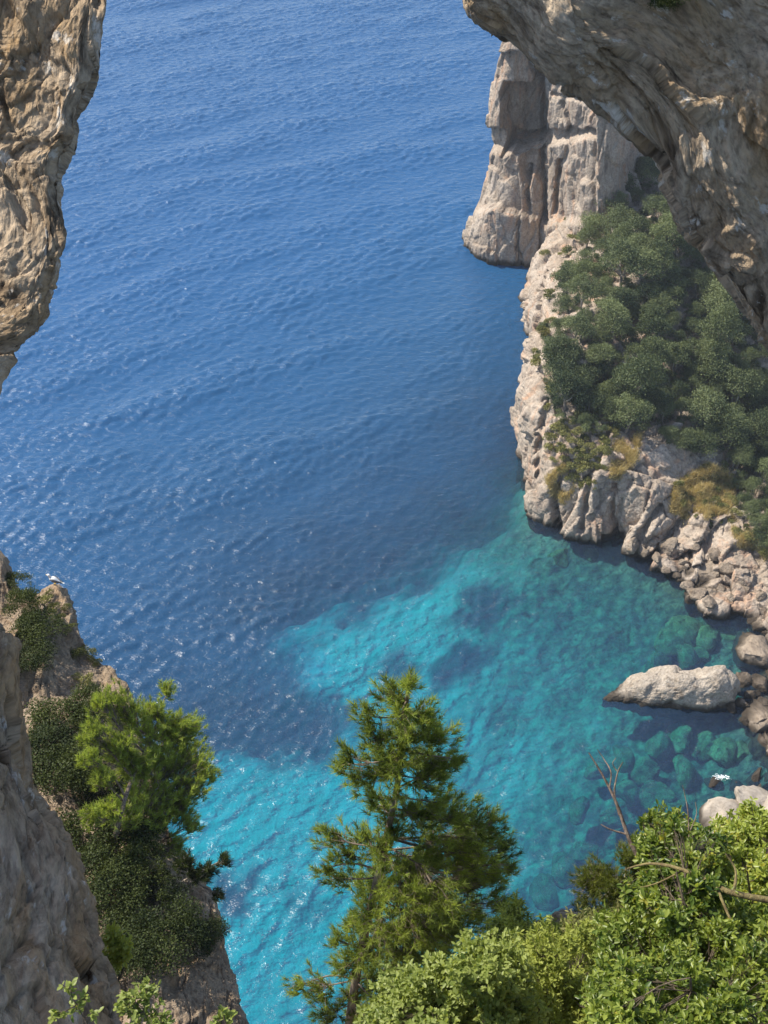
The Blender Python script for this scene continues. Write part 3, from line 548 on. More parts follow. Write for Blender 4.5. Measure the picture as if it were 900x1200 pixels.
# ------------------------------------------------------------------ trees of the headland wood
def wood_tree(seed, rad, hgt, nl, leaf, nlobes, squash=.75):
    r = np.random.default_rng(seed); Vs, Fs, Ts = [], [], []; k = 0
    for i in range(nlobes):
        th = r.uniform(0, 6.28); q = math.sqrt(r.uniform(0, 1)); lr = rad * r.choice((.15, .2, .26, .33, .42)) * r.uniform(.9, 1.1); c = np.array([math.cos(th) * q * rad * .72, math.sin(th) * q * rad * .72, hgt * (.52 + .42 * (1 - q * q) + r.uniform(-.1, .08))])
        n = int(nl / nlobes * (lr / rad / .33) ** 2); d = rdirs(n, r); d[:, 2] = np.where(d[:, 2] < -.35, -d[:, 2], d[:, 2]); C = c + d * np.array([1, 1, squash]) * lr * r.uniform(.45, 1.22, (n, 1)); D = unit(d + r.normal(size=(n, 3)) * .9); N_ = unit(d * 1.3 + r.normal(size=(n, 3)) * .5)
        V, F = leaf_quads(C, D, N_, leaf * r.uniform(.6, 1.3, n), leaf * .75); Vs.append(V); Fs.append(F + k); k += len(V); Ts.append(np.repeat(np.clip(r.uniform(.2, .8) + r.normal(size=n) * .15, 0, 1), 4))
    me = fast_mesh('crown', np.concatenate(Vs), np.concatenate(Fs)); attr(me, 'tint', np.concatenate(Ts))
    t = Tubes(); t.add(wiggle((0, 0, -hgt * .25), (r.uniform(-.2, .2) * rad, r.uniform(-.2, .2) * rad, hgt * .6), 6, .05), rad * .075, rad * .04)
    for i in range(4): th = r.uniform(0, 6.28); t.add(wiggle((0, 0, hgt * r.uniform(.2, .4)), (math.cos(th) * rad * .5, math.sin(th) * rad * .5, hgt * .65), 5, .06), rad * .04, rad * .015, 5)
    tm = fast_mesh('trunk', np.concatenate(t.V), np.concatenate(t.F)); tm.materials.append(M['greybark']); return me, tm
TV = [wood_tree(200 + i, 1.0, (1.2, 1.5, 1.9)[i % 3], 6500, .066, 16 + 4 * i, (.7, .85)[i % 2]) for i in range(8)]
for c, t in TV: c.materials.append(M['oak'])
SCV = [wood_tree(230 + i, 1.0, .9, 900, .15, 8, .7)[0] for i in range(4)]
for c in SCV: c.materials.append(M['scrub'])
def in_poly(px, py, poly):
    c = False
    for (x0, y0), (x1, y1) in zip(poly, poly[1:] + poly[:1]):
        if (y0 > py) != (y1 > py) and px < (x1 - x0) * (py - y0) / (y1 - y0) + x0: c = not c
    return c
def scatter(poly, mind, n, jitter=.25):
    xs_ = [p[0] for p in poly]; ys_ = [p[1] for p in poly]; out = []
    for _ in range(n):
        x, y = random.uniform(min(xs_), max(xs_)), random.uniform(min(ys_), max(ys_))
        if in_poly(x, y, poly) and all((x - a) ** 2 + (y - b) ** 2 > mind * mind for a, b in out): out.append((x, y))
    return out
def place_tree(px, py, r, label, group, name='wood_tree', bv=HB):
    p, n = cast(bv, px, py)
    if p is None: return
    e = empty(name, p); k = random.randrange(len(TV)); e.scale = (r * random.uniform(.85, 1.15), r * random.uniform(.85, 1.15), r * random.uniform(.9, 1.25)); e.rotation_euler = (random.uniform(-.12, .12), random.uniform(-.12, .12), random.uniform(0, 6.3))
    new_obj('crown', TV[k][0], None, e); new_obj('trunk', TV[k][1], None, e); return tag(e, label, 'tree', group)
def place_scrub(px, py, r, label, group, name='scrub_bush', bv=HB, mesh=None):
    p, n = cast(bv, px, py)
    if p is None: return
    o = new_obj(name, mesh or random.choice(SCV)); o.location = p; o.scale = (r * random.uniform(.8, 1.2), r * random.uniform(.8, 1.2), r * random.uniform(.7, 1.1)); o.rotation_euler = (0, 0, random.uniform(0, 6.3)); return tag(o, label, 'bush', group)
WOOD = [(716, 182), (760, 195), (810, 260), (870, 345), (920, 400), (920, 560), (862, 560), (850, 535), (800, 525), (755, 500), (705, 505), (662, 492), (650, 450), (646, 400), (652, 360), (668, 312), (692, 268), (702, 225)]
for x, y in scatter(WOOD, 17, 9000):
    r = random.choice((1.5, 1.9, 2.2, 2.5, 2.9, 3.4)) * random.uniform(.9, 1.1); size = 'small' if r < 2.05 else 'broad-crowned' if r > 2.75 else 'middling'
    edge = np.interp(y, [180, 225, 268, 312, 360, 450, 500], [716, 702, 692, 670, 652, 650, 662])
    zone, grp = ('along the bare rock of the cliff edge', 'oaks along the cliff edge') if x < edge + 26 else ('at the foot of the wood above the grey cliff', 'oaks at the foot of the wood') if y > 440 else ('high on the wooded slope beside the promontory', 'oaks high on the slope') if y < 290 else ('in the thick of the wood halfway up the headland', 'oaks in the thick of the wood')
    place_tree(x, y + 6, r * 1.12, f'{size} evergreen oak {zone}', f'{size} {grp}')
UND = [wood_tree(240 + i, 1.0, .8, 1800, .10, 9, .8)[0] for i in range(3)]
for c in UND: c.materials.append(M['oak'])
for x, y in scatter([(x - 10 if x < 700 else x, y) for x, y in WOOD], 12.5, 9000):
    place_scrub(x, y + 3, random.uniform(1.1, 1.9), 'low dark bush filling the gaps between the headland oaks', 'understorey bushes of the headland wood', 'understorey_bush', mesh=random.choice(UND))
for x, y in scatter([(862, 480), (905, 430), (915, 650), (880, 640), (862, 580), (850, 530)], 14, 2500):
    place_tree(x, y + 4, random.uniform(1.5, 2.2), 'sunlit tree above the dry grass beside the boulder cove', 'sunlit trees above the cove')
for x, y in scatter([(648, 500), (700, 485), (735, 500), (715, 520), (700, 570), (680, 575), (650, 555), (640, 520)], 9, 2000):
    place_scrub(x, y, random.uniform(.9, 1.7), 'low green bush on the grey cliff below the wood', 'bushes on the cliff face')
for x, y in [(628, 418), (636, 395), (630, 430), (645, 380), (640, 350), (655, 330), (662, 300), (672, 282), (648, 460), (640, 480), (690, 225), (700, 195), (640, 300), (668, 262)]:
    place_scrub(x, y, random.uniform(1.1, 1.9), 'small bush rooted in the pale rock along the cliff edge', 'bushes along the cliff edge')
for x, y in scatter([(790, 560), (850, 545), (900, 640), (895, 660), (860, 625), (800, 610)], 11, 1200):
    place_scrub(x, y, random.uniform(.6, 1.3), 'grey-green bush in the dry grass above the shore rocks', 'bushes above the shore rocks')
# dry grass: tufts of blades over the sunburnt ledges
def grass_blades(polys, n, bv, L, name, label):
    Cs = []
    for poly, m in zip(polys, n):
        for x, y in [p for p in ((random.uniform(min(q[0] for q in poly), max(q[0] for q in poly)), random.uniform(min(q[1] for q in poly), max(q[1] for q in poly))) for _ in range(m)) if in_poly(*p, poly)]:
            p, nn = cast(bv, x, y)
            if p is not None and gnoise(np.array([[p.x * .35, p.y * .35, p.z * .35]]), 5)[0] > -.15: Cs.append(np.array(p))
    C = np.repeat(np.array(Cs), 14, 0); C = C + rng.normal(size=C.shape) * .22; D = unit(rng.normal(size=C.shape) * .5 + np.array([0, 0, 1.])); V, F = needles(C, D, rng.uniform(.5, 1.2, len(C)) * L, .07)
    me = fast_mesh(name, V, F); attr(me, 'tint', np.repeat(rng.uniform(0, 1, len(C)), 3)); tag(new_obj(name, me, M['drygrass']), label, kind='stuff')
grass_blades([[(715, 560), (720, 520), (752, 508), (745, 540), (725, 560)], [(785, 600), (790, 570), (830, 545), (862, 560), (855, 600), (810, 612)], [(640, 560), (662, 545), (675, 570), (660, 590), (645, 580)], [(850, 600), (900, 640), (898, 660), (865, 640)]], [1100, 3200, 900, 1000], HB, .9, 'dry_grass', 'straw-coloured dry grass on the headland ledges')

# ------------------------------------------------------------------ pines and shrubs built from branches reaching into clumps
def blob_points(blobs, dens, depth, wdep=1.0, r=rng):
    out = []
    for b in blobs:
        px, py, rad = b[:3]; d = depth(py) if callable(depth) else depth
        if len(b) > 3: d += b[3]
        c = PD(px, py, d); R = rad / FPX * d; n = max(3, int(dens * rad * rad)); q = r.normal(size=(n, 3)) * R * .52; q *= np.minimum(1, 1.45 * R / (np.linalg.norm(q, axis=1, keepdims=True) + 1e-9))
        out.append((c + np.array([0, rng.normal() * R * wdep * .6, 0]), R, q))
    return out
def build_plant(name, label, cat, group, base, trunk_pts, blobs, depth, kind, dens, mat, bark, r0=.12, leaf=(.1, .007), per=16, limb_r=.03, twig_r=.006, root_z=None, big=0, wdep=1.0, droop=0., bright=0.5, limb_from=0.0):
    """trunk_pts: points of the stem from the ground up; a limb reaches into every clump and twigs end in tufts"""
    tp = cr(np.array(trunk_pts), max(12, len(trunk_pts) * 6)); e = empty(name, tp[0]); off = np.array(tp[0])
    t = Tubes(); t.add(tp, r0, r0 * .22, 9); trunk = t.build('trunk' if kind == 'needle' else 'stem', bark, e, off)
    B = blob_points(blobs, dens, depth, wdep); Vs, Fs, Ts = [], [], []; k = 0; allL = []
    tw = Tubes()
    for c, R, q in B:
        dz = np.linalg.norm(tp - c, axis=1) + np.where(tp[:, 2] > c[2] + .1, 3., 0) + np.maximum(0, limb_from - np.linspace(0, 1, len(tp))) * 9
        a = tp[int(np.argmin(dz))]; ln = np.linalg.norm(c - a)
        lt = Tubes(); path = wiggle(a, c, 7, .06, -.12); rr = min(limb_r * (.5 + ln / 2.2), r0 * .6); lt.add(path, rr, twig_r * 1.6, 6)
        lt.build('limb' if kind == 'needle' else 'branch', bark, trunk, off)
        ends = c + q; pr = rng.integers(3, 7, len(ends)); m = 0
        for en, j in zip(ends, pr):
            if kind == 'needle' or rng.uniform() < .5: s_ = path[j]; tw.add(wiggle(s_, en, 4, .08, -.1), twig_r, twig_r * .5, 3)
        out = unit(ends - path[3]); tint = np.clip(bright + rng.normal(size=len(ends)) * .2 + rng.normal() * .1, 0, 1)
        if kind == 'needle':
            n = per; C = np.repeat(ends, n, 0); O = np.repeat(unit(out * .6 + np.array([0, 0, .55 - droop])), n, 0); C = C - O * rng.uniform(0, leaf[0] * .9, (len(C), 1)); D = unit(O * .85 + rdirs(len(C)) * .7)
            V, F = needles(C, D, rng.uniform(.7, 1.15, len(C)) * leaf[0], leaf[1]); Vs.append(V); Fs.append(F + k); k += len(V); Ts.append(np.repeat(np.repeat(tint, n), 3))
        else:
            n = per; C = np.repeat(ends, n, 0); O = np.repeat(unit(out * .5 + np.array([0, 0, .6])), n, 0); sp = rdirs(len(C)); D = unit(O * .55 + sp); C = C + O * rng.uniform(-leaf[0] * 1.1, leaf[0] * .3, (len(C), 1))
            N_ = unit(np.array([0, 0, 1.]) + rdirs(len(C)) * .7); allL.append((C, D, N_, rng.uniform(.65, 1.2, len(C)) * leaf[0], np.clip(np.repeat(tint, n) + rng.normal(size=len(C)) * .15, 0, 1)))
    if tw.V: tw.build('twigs', bark, e, off)['kind'] = 'stuff'
    if kind == 'needle':
        me = fast_mesh('foliage', np.concatenate(Vs) - off, np.concatenate(Fs), False); attr(me, 'tint', np.concatenate(Ts)); new_obj('foliage', me, mat, e)['kind'] = 'stuff'
    else:
        C = np.concatenate([a[0] for a in allL]); D = np.concatenate([a[1] for a in allL]); N_ = np.concatenate([a[2] for a in allL]); L = np.concatenate([a[3] for a in allL]); T = np.concatenate([a[4] for a in allL])
        if big:                                          # the leaves nearest the viewer as single pieces
            dist = np.linalg.norm(C - CAM, axis=1); idx = np.argsort(dist / L)[:big]; msk = np.zeros(len(C), bool); msk[idx] = True
            for i in idx:
                S = unit(np.cross(D[i], N_[i])); N2 = np.cross(S, D[i]); o = new_obj('leaf', leaf_mesh(mat, leaf[1] / leaf[0], int(T[i] * 3.99)), None, e)
                mt = Matrix(((S[0], D[i][0], N2[0], 0), (S[1], D[i][1], N2[1], 0), (S[2], D[i][2], N2[2], 0), (0, 0, 0, 1))); o.matrix_local = Matrix.Translation(Vector(C[i] - off)) @ mt @ Matrix.Scale(L[i] * 1.15, 4)
            C, D, N_, L, T = C[~msk], D[~msk], N_[~msk], L[~msk], T[~msk]
        V, F = leaf_fan(C, D, N_, L, leaf[1] / leaf[0]); me = fast_mesh('foliage', V - off, F); attr(me, 'tint', np.repeat(T, 6)); new_obj('foliage', me, mat, e)['kind'] = 'stuff'
    return tag(e, label, cat, group)
def leaf_fan(C, D, Nn, L, asp):                          # six-cornered leaf, folded and bent
    S = unit(np.cross(D, Nn)); Nn = np.cross(S, D); L = L.reshape(-1, 1); W = L * asp
    V = np.stack([C, C + D * L * .35 + S * W * .45 + Nn * W * .14, C + D * L * .72 + S * W * .42 + Nn * W * .08 - Nn * L * .04, C + D * L - Nn * L * .14, C + D * L * .72 - S * W * .42 + Nn * W * .08 - Nn * L * .04, C + D * L * .35 - S * W * .45 + Nn * W * .14], 1).reshape(-1, 3)
    n = np.arange(len(C)) * 6
    return V, np.concatenate([np.stack([n, n + 1, n + 2], 1), np.stack([n, n + 2, n + 3], 1), np.stack([n, n + 3, n + 4], 1), np.stack([n, n + 4, n + 5], 1)])
LM = {}
def leaf_mesh(mat, asp, q):
    key = (mat.name, round(asp, 2), q)
    if key not in LM:
        y = np.array([0, .15, .4, .65, .88, 1]); wv = np.array([.02, .55, .95, 1, .6, .02]) * asp * .5; V = []; F = []
        for i in range(6):
            zz = -.14 * y[i] ** 2
            V += [(-wv[i], y[i], zz + wv[i] * .35), (0, y[i], zz), (wv[i], y[i], zz + wv[i] * .35)]
        for i in range(5): F += [(i * 3, i * 3 + 1, i * 3 + 4, i * 3 + 3), (i * 3 + 1, i * 3 + 2, i * 3 + 5, i * 3 + 4)]
        me = fast_mesh('leaf', V, F); attr(me, 'tint', [.12 + .25 * q] * len(V)); me.materials.append(mat); LM[key] = me
    return LM[key]
lin = lambda a, b: (lambda py: a[1] + (b[1] - a[1]) * (py - a[0]) / (b[0] - a[0]))
pd_ = lin((785, 16.2), (1290, 22.))
tr = [PD(x, y, pd_(y)) for x, y in [(392, 1330), (405, 1230), (420, 1130), (440, 1040), (452, 985), (464, 930), (470, 880), (476, 830), (479, 795)]]
build_plant('pine_tree', 'tall pine with sunlit top rising above the turquoise water', 'tree', None, None, tr,
 [(478, 798, 13), (462, 822, 22), (498, 835, 20), (426, 838, 14), (440, 858, 20), (405, 886, 13), (480, 865, 26), (515, 866, 20), (536, 880, 11), (420, 908, 18), (400, 905, 10), (455, 900, 22), (500, 906, 22), (524, 892, 14), (436, 935, 13), (482, 945, 18), (448, 955, 16), (500, 950, 18), (520, 935, 16), (462, 970, 18),
  (384, 990, 16), (402, 1010, 20), (425, 1000, 16), (378, 1012, 11), (392, 1028, 14), (540, 950, 24), (574, 955, 20), (560, 982, 24), (594, 985, 14), (602, 1008, 10), (582, 1022, 18), (540, 1005, 28), (510, 985, 24), (482, 1010, 26), (450, 1040, 30), (500, 1045, 34), (550, 1052, 30), (590, 1060, 16), (482, 1082, 32), (430, 1062, 22), (410, 1082, 16), (530, 1090, 28), (444, 1112, 28), (390, 1098, 12),
  (402, 1122, 18), (368, 1150, 20), (344, 1146, 11), (410, 1166, 22), (440, 1152, 22), (380, 1180, 20), (425, 1195, 22), (500, 1122, 28), (470, 1160, 24)]
 + [(x + random.uniform(-8, 8), y + random.uniform(-8, 8), r, dd) for x, y, r, dd in [(466, 850, 16, -.5), (470, 890, 20, -.6), (446, 885, 18, .5), (500, 880, 18, .5), (520, 905, 14, .4), (465, 925, 12, -.5), (440, 1015, 26, -.8), (470, 1035, 28, -.9), (520, 1030, 28, -.7), (500, 1075, 30, -.8), (555, 1020, 26, .6), (450, 1080, 28, -.7), (560, 1080, 22, .5), (470, 1110, 30, -.8), (520, 1060, 30, .7), (430, 1130, 26, -.7), (540, 975, 22, .6), (590, 1035, 16, .3), (500, 1000, 24, .7), (420, 1040, 18, .6), (450, 1180, 26, -.8)]],
 pd_, 'needle', .125, M['pine'], M['bark'], .09, (.14, .012), 26, .020, .004, wdep=.9, limb_from=0, bright=.74)
ld_ = lin((800, 42), (1050, 38))
lx = lambda px: -1.0 - max(0, 205 - px) * .035
lbase = np.array(cast(OB, 128, 1004)[0]); lt_ = [lbase + np.array([-.3, .5, -.6]), lbase] + [PD(x, y, ld_(y) + lx(x)) for x, y in [(140, 960), (152, 920), (170, 880), (185, 845), (192, 820)]]
build_plant('pine_tree', 'spreading pine clinging to the crag, its right side sunlit', 'tree', None, None, lt_,
 [(bx, by, br, lx(bx)) for bx, by, br in [(195, 812, 10), (185, 832, 17), (205, 845, 17), (225, 862, 15), (236, 884, 14), (175, 858, 18), (200, 880, 20), (220, 905, 20), (243, 912, 11), (165, 895, 18), (190, 920, 20), (214, 940, 16), (226, 965, 11), (210, 985, 12), (150, 850, 19), (130, 832, 17), (108, 852, 16), (103, 882, 11), (120, 905, 15), (150, 910, 18), (130, 945, 16), (152, 958, 16), (182, 965, 16), (108, 955, 12), (118, 822, 14), (145, 880, 16), (210, 865, 16), (195, 900, 18), (232, 925, 14), (172, 830, 12), (215, 925, 16), (180, 890, 16), (160, 935, 16), (205, 960, 14), (135, 865, 18)]],
 ld_, 'needle', .3, M['pine'], M['twig'], .10, (.2, .022), 26, .026, .009, wdep=1.0, bright=.8)
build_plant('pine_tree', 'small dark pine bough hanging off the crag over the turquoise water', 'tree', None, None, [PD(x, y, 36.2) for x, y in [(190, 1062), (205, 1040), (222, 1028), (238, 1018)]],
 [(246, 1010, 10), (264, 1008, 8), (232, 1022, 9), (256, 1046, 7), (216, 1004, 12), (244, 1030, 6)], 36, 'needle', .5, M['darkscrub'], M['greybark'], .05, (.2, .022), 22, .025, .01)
build_plant('pine_tree', 'rounded yellow-green pine behind the glossy shrubs', 'tree', None, None, [PD(x, y, 19.5) for x, y in [(745, 1180), (738, 1120), (730, 1060), (735, 1010)]],
 [(700, 1050, 22), (720, 1030, 20), (742, 1002, 18), (688, 1068, 14), (730, 1062, 24), (758, 1040, 20), (700, 1080, 18), (770, 1010, 18), (750, 1080, 24)], 19, 'needle', .5, M['pine_soft'], M['greybark'], .07, (.11, .010), 26, .02, .005, bright=.55)

def shrub(label, blobs, depth, mat, leaf, dens, per, base, group=None, big=0, bright=.5, name='leafy_shrub', bark='stem', r0=.022):
    d0 = depth if not callable(depth) else depth(base[1]); p0 = PD(base[0], base[1], d0); h, n = cast(GB, *base)
    if h is not None and abs((np.array(h) - CAM) @ FWD - d0) < 4: p0 = np.array(h)
    cx = np.mean([b[0] for b in blobs]); cy_ = np.mean([b[1] for b in blobs]); top = PD(cx, cy_, d0)
    return build_plant(name, label, 'shrub', group, None, [p0, p0 * .55 + top * .45 + np.array([.05, 0, 0]), top], blobs, depth, 'leaf', dens, M[mat], M[bark], r0, leaf, per, .0045, .0022, big=big, bright=bright)
sd = lin((960, 8.6), (1200, 6.4))
def fill(poly, r, gap, dj=.5): return [(x, y, random.uniform(.7, 1.15) * r, random.uniform(-dj, dj) - k * .45) for k in (0, 1) for x, y in scatter(poly, gap * (1 + .25 * k), 3000)]
shrub('glossy shrub with dark branch tips reaching over the green cove', [(738, 1072, 7), (728, 1088, 7), (752, 962, 5), (795, 962, 6), (815, 972, 6), (768, 960, 11), (785, 975, 13), (746, 978, 7), (775, 985, 13), (800, 985, 12)] + fill([(755, 985), (790, 975), (835, 990), (840, 1070), (790, 1075), (735, 1060), (765, 1030)], 15, 15), sd, 'glossy', (.042, .018), .22, 8, (800, 1150), big=300)
shrub('glossy shrub in front of the pale shore boulders', [(850, 972, 14), (878, 958, 16), (898, 975, 16)] + fill([(835, 990), (860, 965), (910, 960), (915, 1085), (840, 1080)], 16, 16), lambda y: sd(y) + .4, 'glossy', (.042, .018), .21, 8, (880, 1160), big=300, bright=.6)
shrub('mid-green leafy shrub filling the slope under the lichen branch', fill([(715, 1085), (760, 1070), (910, 1085), (915, 1215), (700, 1215), (705, 1130)], 19, 17, .6), sd, 'glossy', (.040, .016), .17, 8, (800, 1290), big=300, bright=.42)
shrub('pale green shrub with small leaves under the tall pine', [(505, 1120, 6), (545, 1102, 6), (578, 1098, 6), (478, 1138, 6), (440, 1170, 6), (432, 1182, 8), (450, 1168, 11), (520, 1130, 14), (545, 1118, 12), (595, 1115, 14)] + fill([(450, 1165), (500, 1140), (560, 1115), (610, 1110), (620, 1215), (430, 1215)], 18, 17), 9.2, 'pale_leaf', (.042, .021), .2, 8, (530, 1290), big=300, bright=.6)
shrub('yellow-green small-leaved bush between the pale and the glossy shrubs', fill([(605, 1125), (630, 1105), (690, 1105), (725, 1130), (715, 1215), (600, 1215)], 20, 16, .7), 10.5, 'yellow_leaf', (.045, .018), .2, 8, (650, 1290), bright=.55)
shrub('feathery yellow bush beside the pale stone ledge', fill([(575, 1095), (600, 1078), (620, 1090), (655, 1092), (690, 1085), (715, 1100), (700, 1125), (600, 1125)], 14, 11, .8), 15, 'yellow_leaf', (.07, .018), .5, 7, (640, 1160), bright=.45)
shrub('olive-green bush under the rounded pine', fill([(680, 1080), (720, 1085), (780, 1060), (790, 1100), (720, 1130), (680, 1110)], 16, 13, .8), 13, 'scrub', (.06, .018), .4, 7, (740, 1180), bright=.4)
# sprigs in front of the near rock wall
for bl, d, lab, b in [([(82, 1160, 8), (100, 1176, 7), (70, 1180, 7), (110, 1182, 5), (88, 1186, 6)], 6.0, 'thin sprig of pale leaves before the dark rock wall', (95, 1240)),
                      ([(150, 1168, 12), (170, 1172, 14), (185, 1185, 12), (160, 1190, 14), (196, 1195, 8), (142, 1182, 6)], 6.2, 'bushy sprig of pale leaves at the foot of the rock wall', (170, 1250)),
                      ([(262, 1190, 6), (270, 1198, 6), (255, 1197, 5)], 6.4, 'tip of a pale sprig before the crag foot', (262, 1240))]:
    shrub(lab, bl, d, 'pale_leaf', (.030, .015), .2, 4, b, big=60, bright=.7, name='leafy_sprig', r0=.008)
shrub('yellowish plant rooted on the edge of the near rock wall', [(134, 1088, 7), (130, 1105, 8), (146, 1106, 8), (140, 1122, 8), (128, 1120, 7)], 8.6, 'yellow_leaf', (.05, .02), .4, 6, (138, 1150), bright=.8, name='leafy_sprig', r0=.01)

# dark scrub on the crag
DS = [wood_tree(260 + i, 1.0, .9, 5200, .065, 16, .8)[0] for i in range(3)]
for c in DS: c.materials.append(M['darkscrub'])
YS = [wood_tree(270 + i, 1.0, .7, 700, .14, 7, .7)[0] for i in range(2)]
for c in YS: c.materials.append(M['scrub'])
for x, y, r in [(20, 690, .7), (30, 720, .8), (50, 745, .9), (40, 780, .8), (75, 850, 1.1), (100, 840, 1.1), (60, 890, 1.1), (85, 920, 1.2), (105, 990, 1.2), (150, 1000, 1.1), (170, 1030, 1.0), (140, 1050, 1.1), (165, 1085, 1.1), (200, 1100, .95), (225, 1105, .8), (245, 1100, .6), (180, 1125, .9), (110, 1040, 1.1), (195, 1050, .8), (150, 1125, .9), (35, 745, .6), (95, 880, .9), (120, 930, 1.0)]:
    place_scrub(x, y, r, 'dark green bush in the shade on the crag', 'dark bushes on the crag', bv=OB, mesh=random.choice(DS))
for x, y, r in [(50, 706, .35), (62, 716, .4), (70, 728, .3), (90, 770, .35), (102, 768, .35), (78, 714, .25), (56, 700, .3), (84, 738, .3), (110, 778, .35), (30, 735, .35), (98, 800, .4)]:
    place_scrub(x, y, r, 'yellow-green plant lit by the sun near the top of the crag', 'sunlit plants on the crag top', bv=OB, mesh=random.choice(YS))
# tufts on the arch
for x, y, r, lab, mm in [(790, 6, .3, 'dark plant growing in a hollow of the arch', DS[0]), (770, 14, .2, 'dark plant growing in a hollow of the arch', DS[1]), (832, -2, .16, 'yellow-green tuft on the top edge of the arch hollow', YS[0]), (4, 722, .12, 'tiny yellow plant on the edge of the near rock wall', YS[1])]:
    place_scrub(x, y, r, lab, 'plants in the arch hollow' if mm in DS else None, bv=AB, mesh=mm)

# dead branches and the lichen-covered bough
def bough(name, label, mat, paths, cat='branch'):
    e = empty(name, PD(*paths[0][0][0])); off = np.array(e.location)
    for i, (pts, r0, r1) in enumerate(paths):
        t = Tubes(); t.add(cr(np.array([PD(*p) for p in pts]), 14), r0, r1, 7); t.build('stem' if i == 0 else 'twig', M[mat], e, off)
    return tag(e, label, cat)
bough('dead_branch', 'bare dead branch sticking up above the glossy shrub', 'twig', [([(752, 1010, 8.4), (738, 985, 8.4), (722, 940, 8.4), (706, 908, 8.4), (690, 882, 8.4)], .018, .004), ([(726, 955, 8.4), (720, 930, 8.4), (724, 905, 8.4), (730, 893, 8.35)], .009, .003), ([(714, 925, 8.4), (716, 905, 8.4), (708, 890, 8.5), (700, 878, 8.5)], .006, .002), ([(735, 978, 8.4), (715, 972, 8.4), (704, 966, 8.4)], .007, .003), ([(724, 905, 8.4), (718, 895, 8.4), (722, 888, 8.4)], .004, .002)])
bough('dead_branch', 'thin upright dead twig between the two glossy shrubs', 'twig', [([(812, 1020, 8), (808, 985, 8), (806, 950, 8), (800, 920, 8)], .008, .002), ([(808, 975, 8), (816, 955, 8), (815, 940, 8)], .004, .002)])
bough('lichen_branch', 'bare bough spotted with yellow lichen crossing the glossy shrub', 'lichenbark', [([(940, 1058, 6.9), (895, 1054, 6.9), (850, 1044, 6.9), (825, 1030, 7), (790, 1016, 7.1), (760, 1012, 7.2), (735, 1018, 7.3)], .022, .005), ([(840, 1040, 6.9), (855, 1075, 6.8), (875, 1110, 6.7), (880, 1150, 6.6)], .009, .005), ([(800, 1020, 7.1), (770, 1035, 7.2), (745, 1040, 7.3), (735, 1032, 7.4)], .006, .002), ([(860, 1046, 6.9), (862, 1020, 7), (850, 1000, 7)], .01, .004)])
bough('dead_branch', 'pale bare snag in the yellow bush by the stone ledge', 'greybark', [([(640, 1128, 15.8), (646, 1110, 15.8), (650, 1090, 15.8)], .03, .012), ([(645, 1112, 15.8), (655, 1098, 15.8), (660, 1085, 15.8)], .014, .006), ([(646, 1108, 15.8), (638, 1098, 15.8)], .012, .005)])

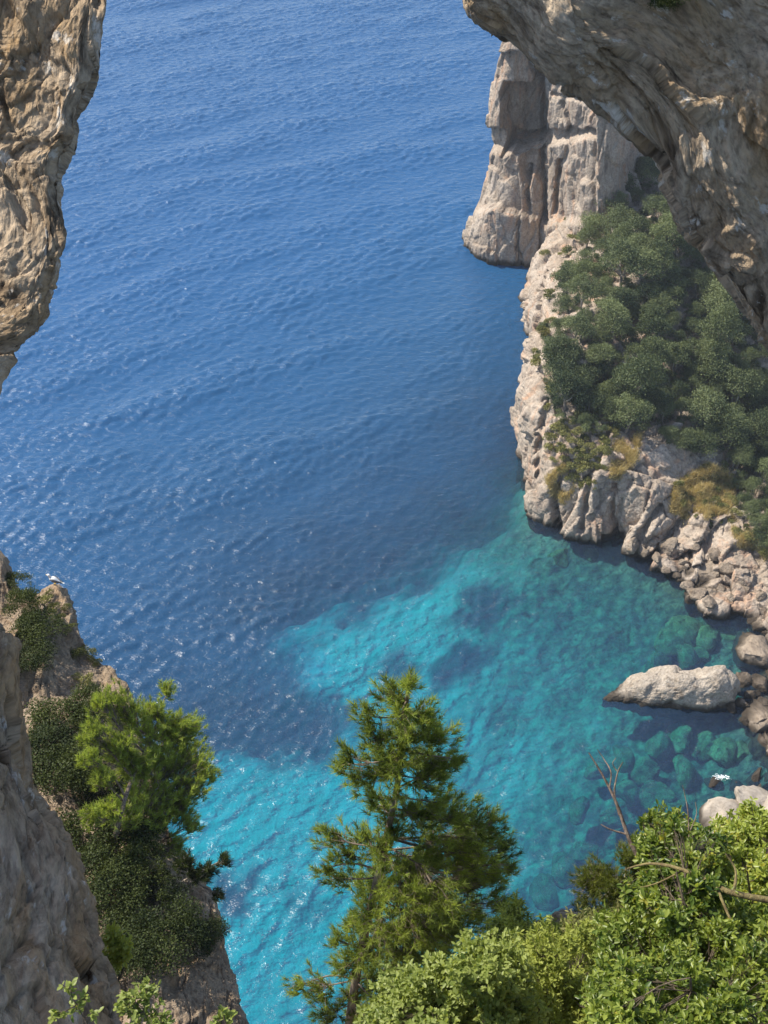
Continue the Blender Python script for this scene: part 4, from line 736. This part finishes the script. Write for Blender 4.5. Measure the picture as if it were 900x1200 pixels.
# ------------------------------------------------------------------ the gull
def gull():
    W_ = plain('gull_white', (.8, .8, .78), .6, .08); Gy = plain('gull_grey', (.16, .17, .19), .6, .2); Yl = plain('gull_yellow', (.75, .5, .08), .5, .1)
    p = None
    for yy in range(672, 725):
        p, n = cast(OB, 64, yy)
        if p is not None: break
    p = np.array(p) + np.array([0, 0, .02])
    e = empty('seagull', p)
    def lathe(path, radii, name, mat, par, n=14, sq=(1, 1)):
        path = cr(np.array(path, float), 18); rr = np.maximum(cr(np.array(radii, float)[:, None], 18)[:, 0], .001); t = unit(np.gradient(path, axis=0)); a = np.array([0, 1., 0]); V = []
        for q, r_, tt in zip(path, rr, t):
            b = np.cross(tt, a); th = np.arange(n) * 2 * np.pi / n; V.append(q + r_ * (np.cos(th)[:, None] * a * sq[0] + np.sin(th)[:, None] * b * sq[1]))
        return new_obj(name, fast_mesh(name, np.concatenate(V), grid_faces(18, n, True)), mat, par)
    body = lathe([(-.16, 0, .30), (-.12, 0, .29), (0, 0, .25), (.13, 0, .19), (.26, 0, .15), (.3, 0, .14)], [.015, .075, .115, .09, .035, .004], 'body', W_, e)
    head = lathe([(-.10, 0, .30), (-.14, 0, .38), (-.16, 0, .43), (-.20, 0, .445), (-.235, 0, .44)], [.06, .05, .055, .045, .004], 'head', W_, e); lathe([(-.22, 0, .44), (-.26, 0, .435), (-.29, 0, .42)], [.02, .013, .002], 'bill', Yl, head)
    for s in (-1, 1):
        lathe([(-.1, s * .085, .29), (.02, s * .10, .265), (.16, s * .075, .21), (.30, s * .04, .17), (.40, s * .02, .15)], [.03, .08, .07, .035, .003], 'wing', Gy, e, sq=(.35, 1))
        lg = lathe([(.03, s * .04, .18), (.035, s * .04, .09), (.03, s * .04, -.03)], [.012, .009, .011], 'leg', Yl, e); lathe([(.04, s * .04, -.005), (0, s * .045, .0), (-.05, s * .05, -.01)], [.006, .018, .02], 'foot', Yl, lg, sq=(1, .3))
    lathe([(.24, 0, .155), (.33, 0, .135), (.42, 0, .12)], [.035, .04, .03], 'tail', W_, e, sq=(1, .25))
    e.rotation_euler = (0, 0, math.radians(-12)); tag(e, 'white and grey gull standing on the tip of the crag', 'gull')
gull()

# ------------------------------------------------------------------ haze over the bay
def box_mesh(name, lo, hi):
    v = [(x, y, z) for x in (lo[0], hi[0]) for y in (lo[1], hi[1]) for z in (lo[2], hi[2])]
    return fast_mesh(name, v, [(0, 1, 3, 2), (4, 6, 7, 5), (0, 4, 5, 1), (2, 3, 7, 6), (0, 2, 6, 4), (1, 5, 7, 3)], False)
N = NT('haze_air'); pv = N.n('VolumePrincipled', i_Color=(.80, .88, 1, 1), i_Density=.0002, i_Anisotropy=.2); N.t.links.new(pv.outputs[0], N.out.inputs[1])
tops = [max((o.matrix_world @ Vector(c)).z for c in o.bound_box) for o in (bpy.data.objects['rock_arch'], bpy.data.objects['headland'], bpy.data.objects['promontory'])]
tag(new_obj('haze', box_mesh('haze', (-9800, -3800, -64), (9800, 15500, max(tops + [121.]) + 1)), N.m), 'thin bluish sea haze over the bay', kind='stuff')
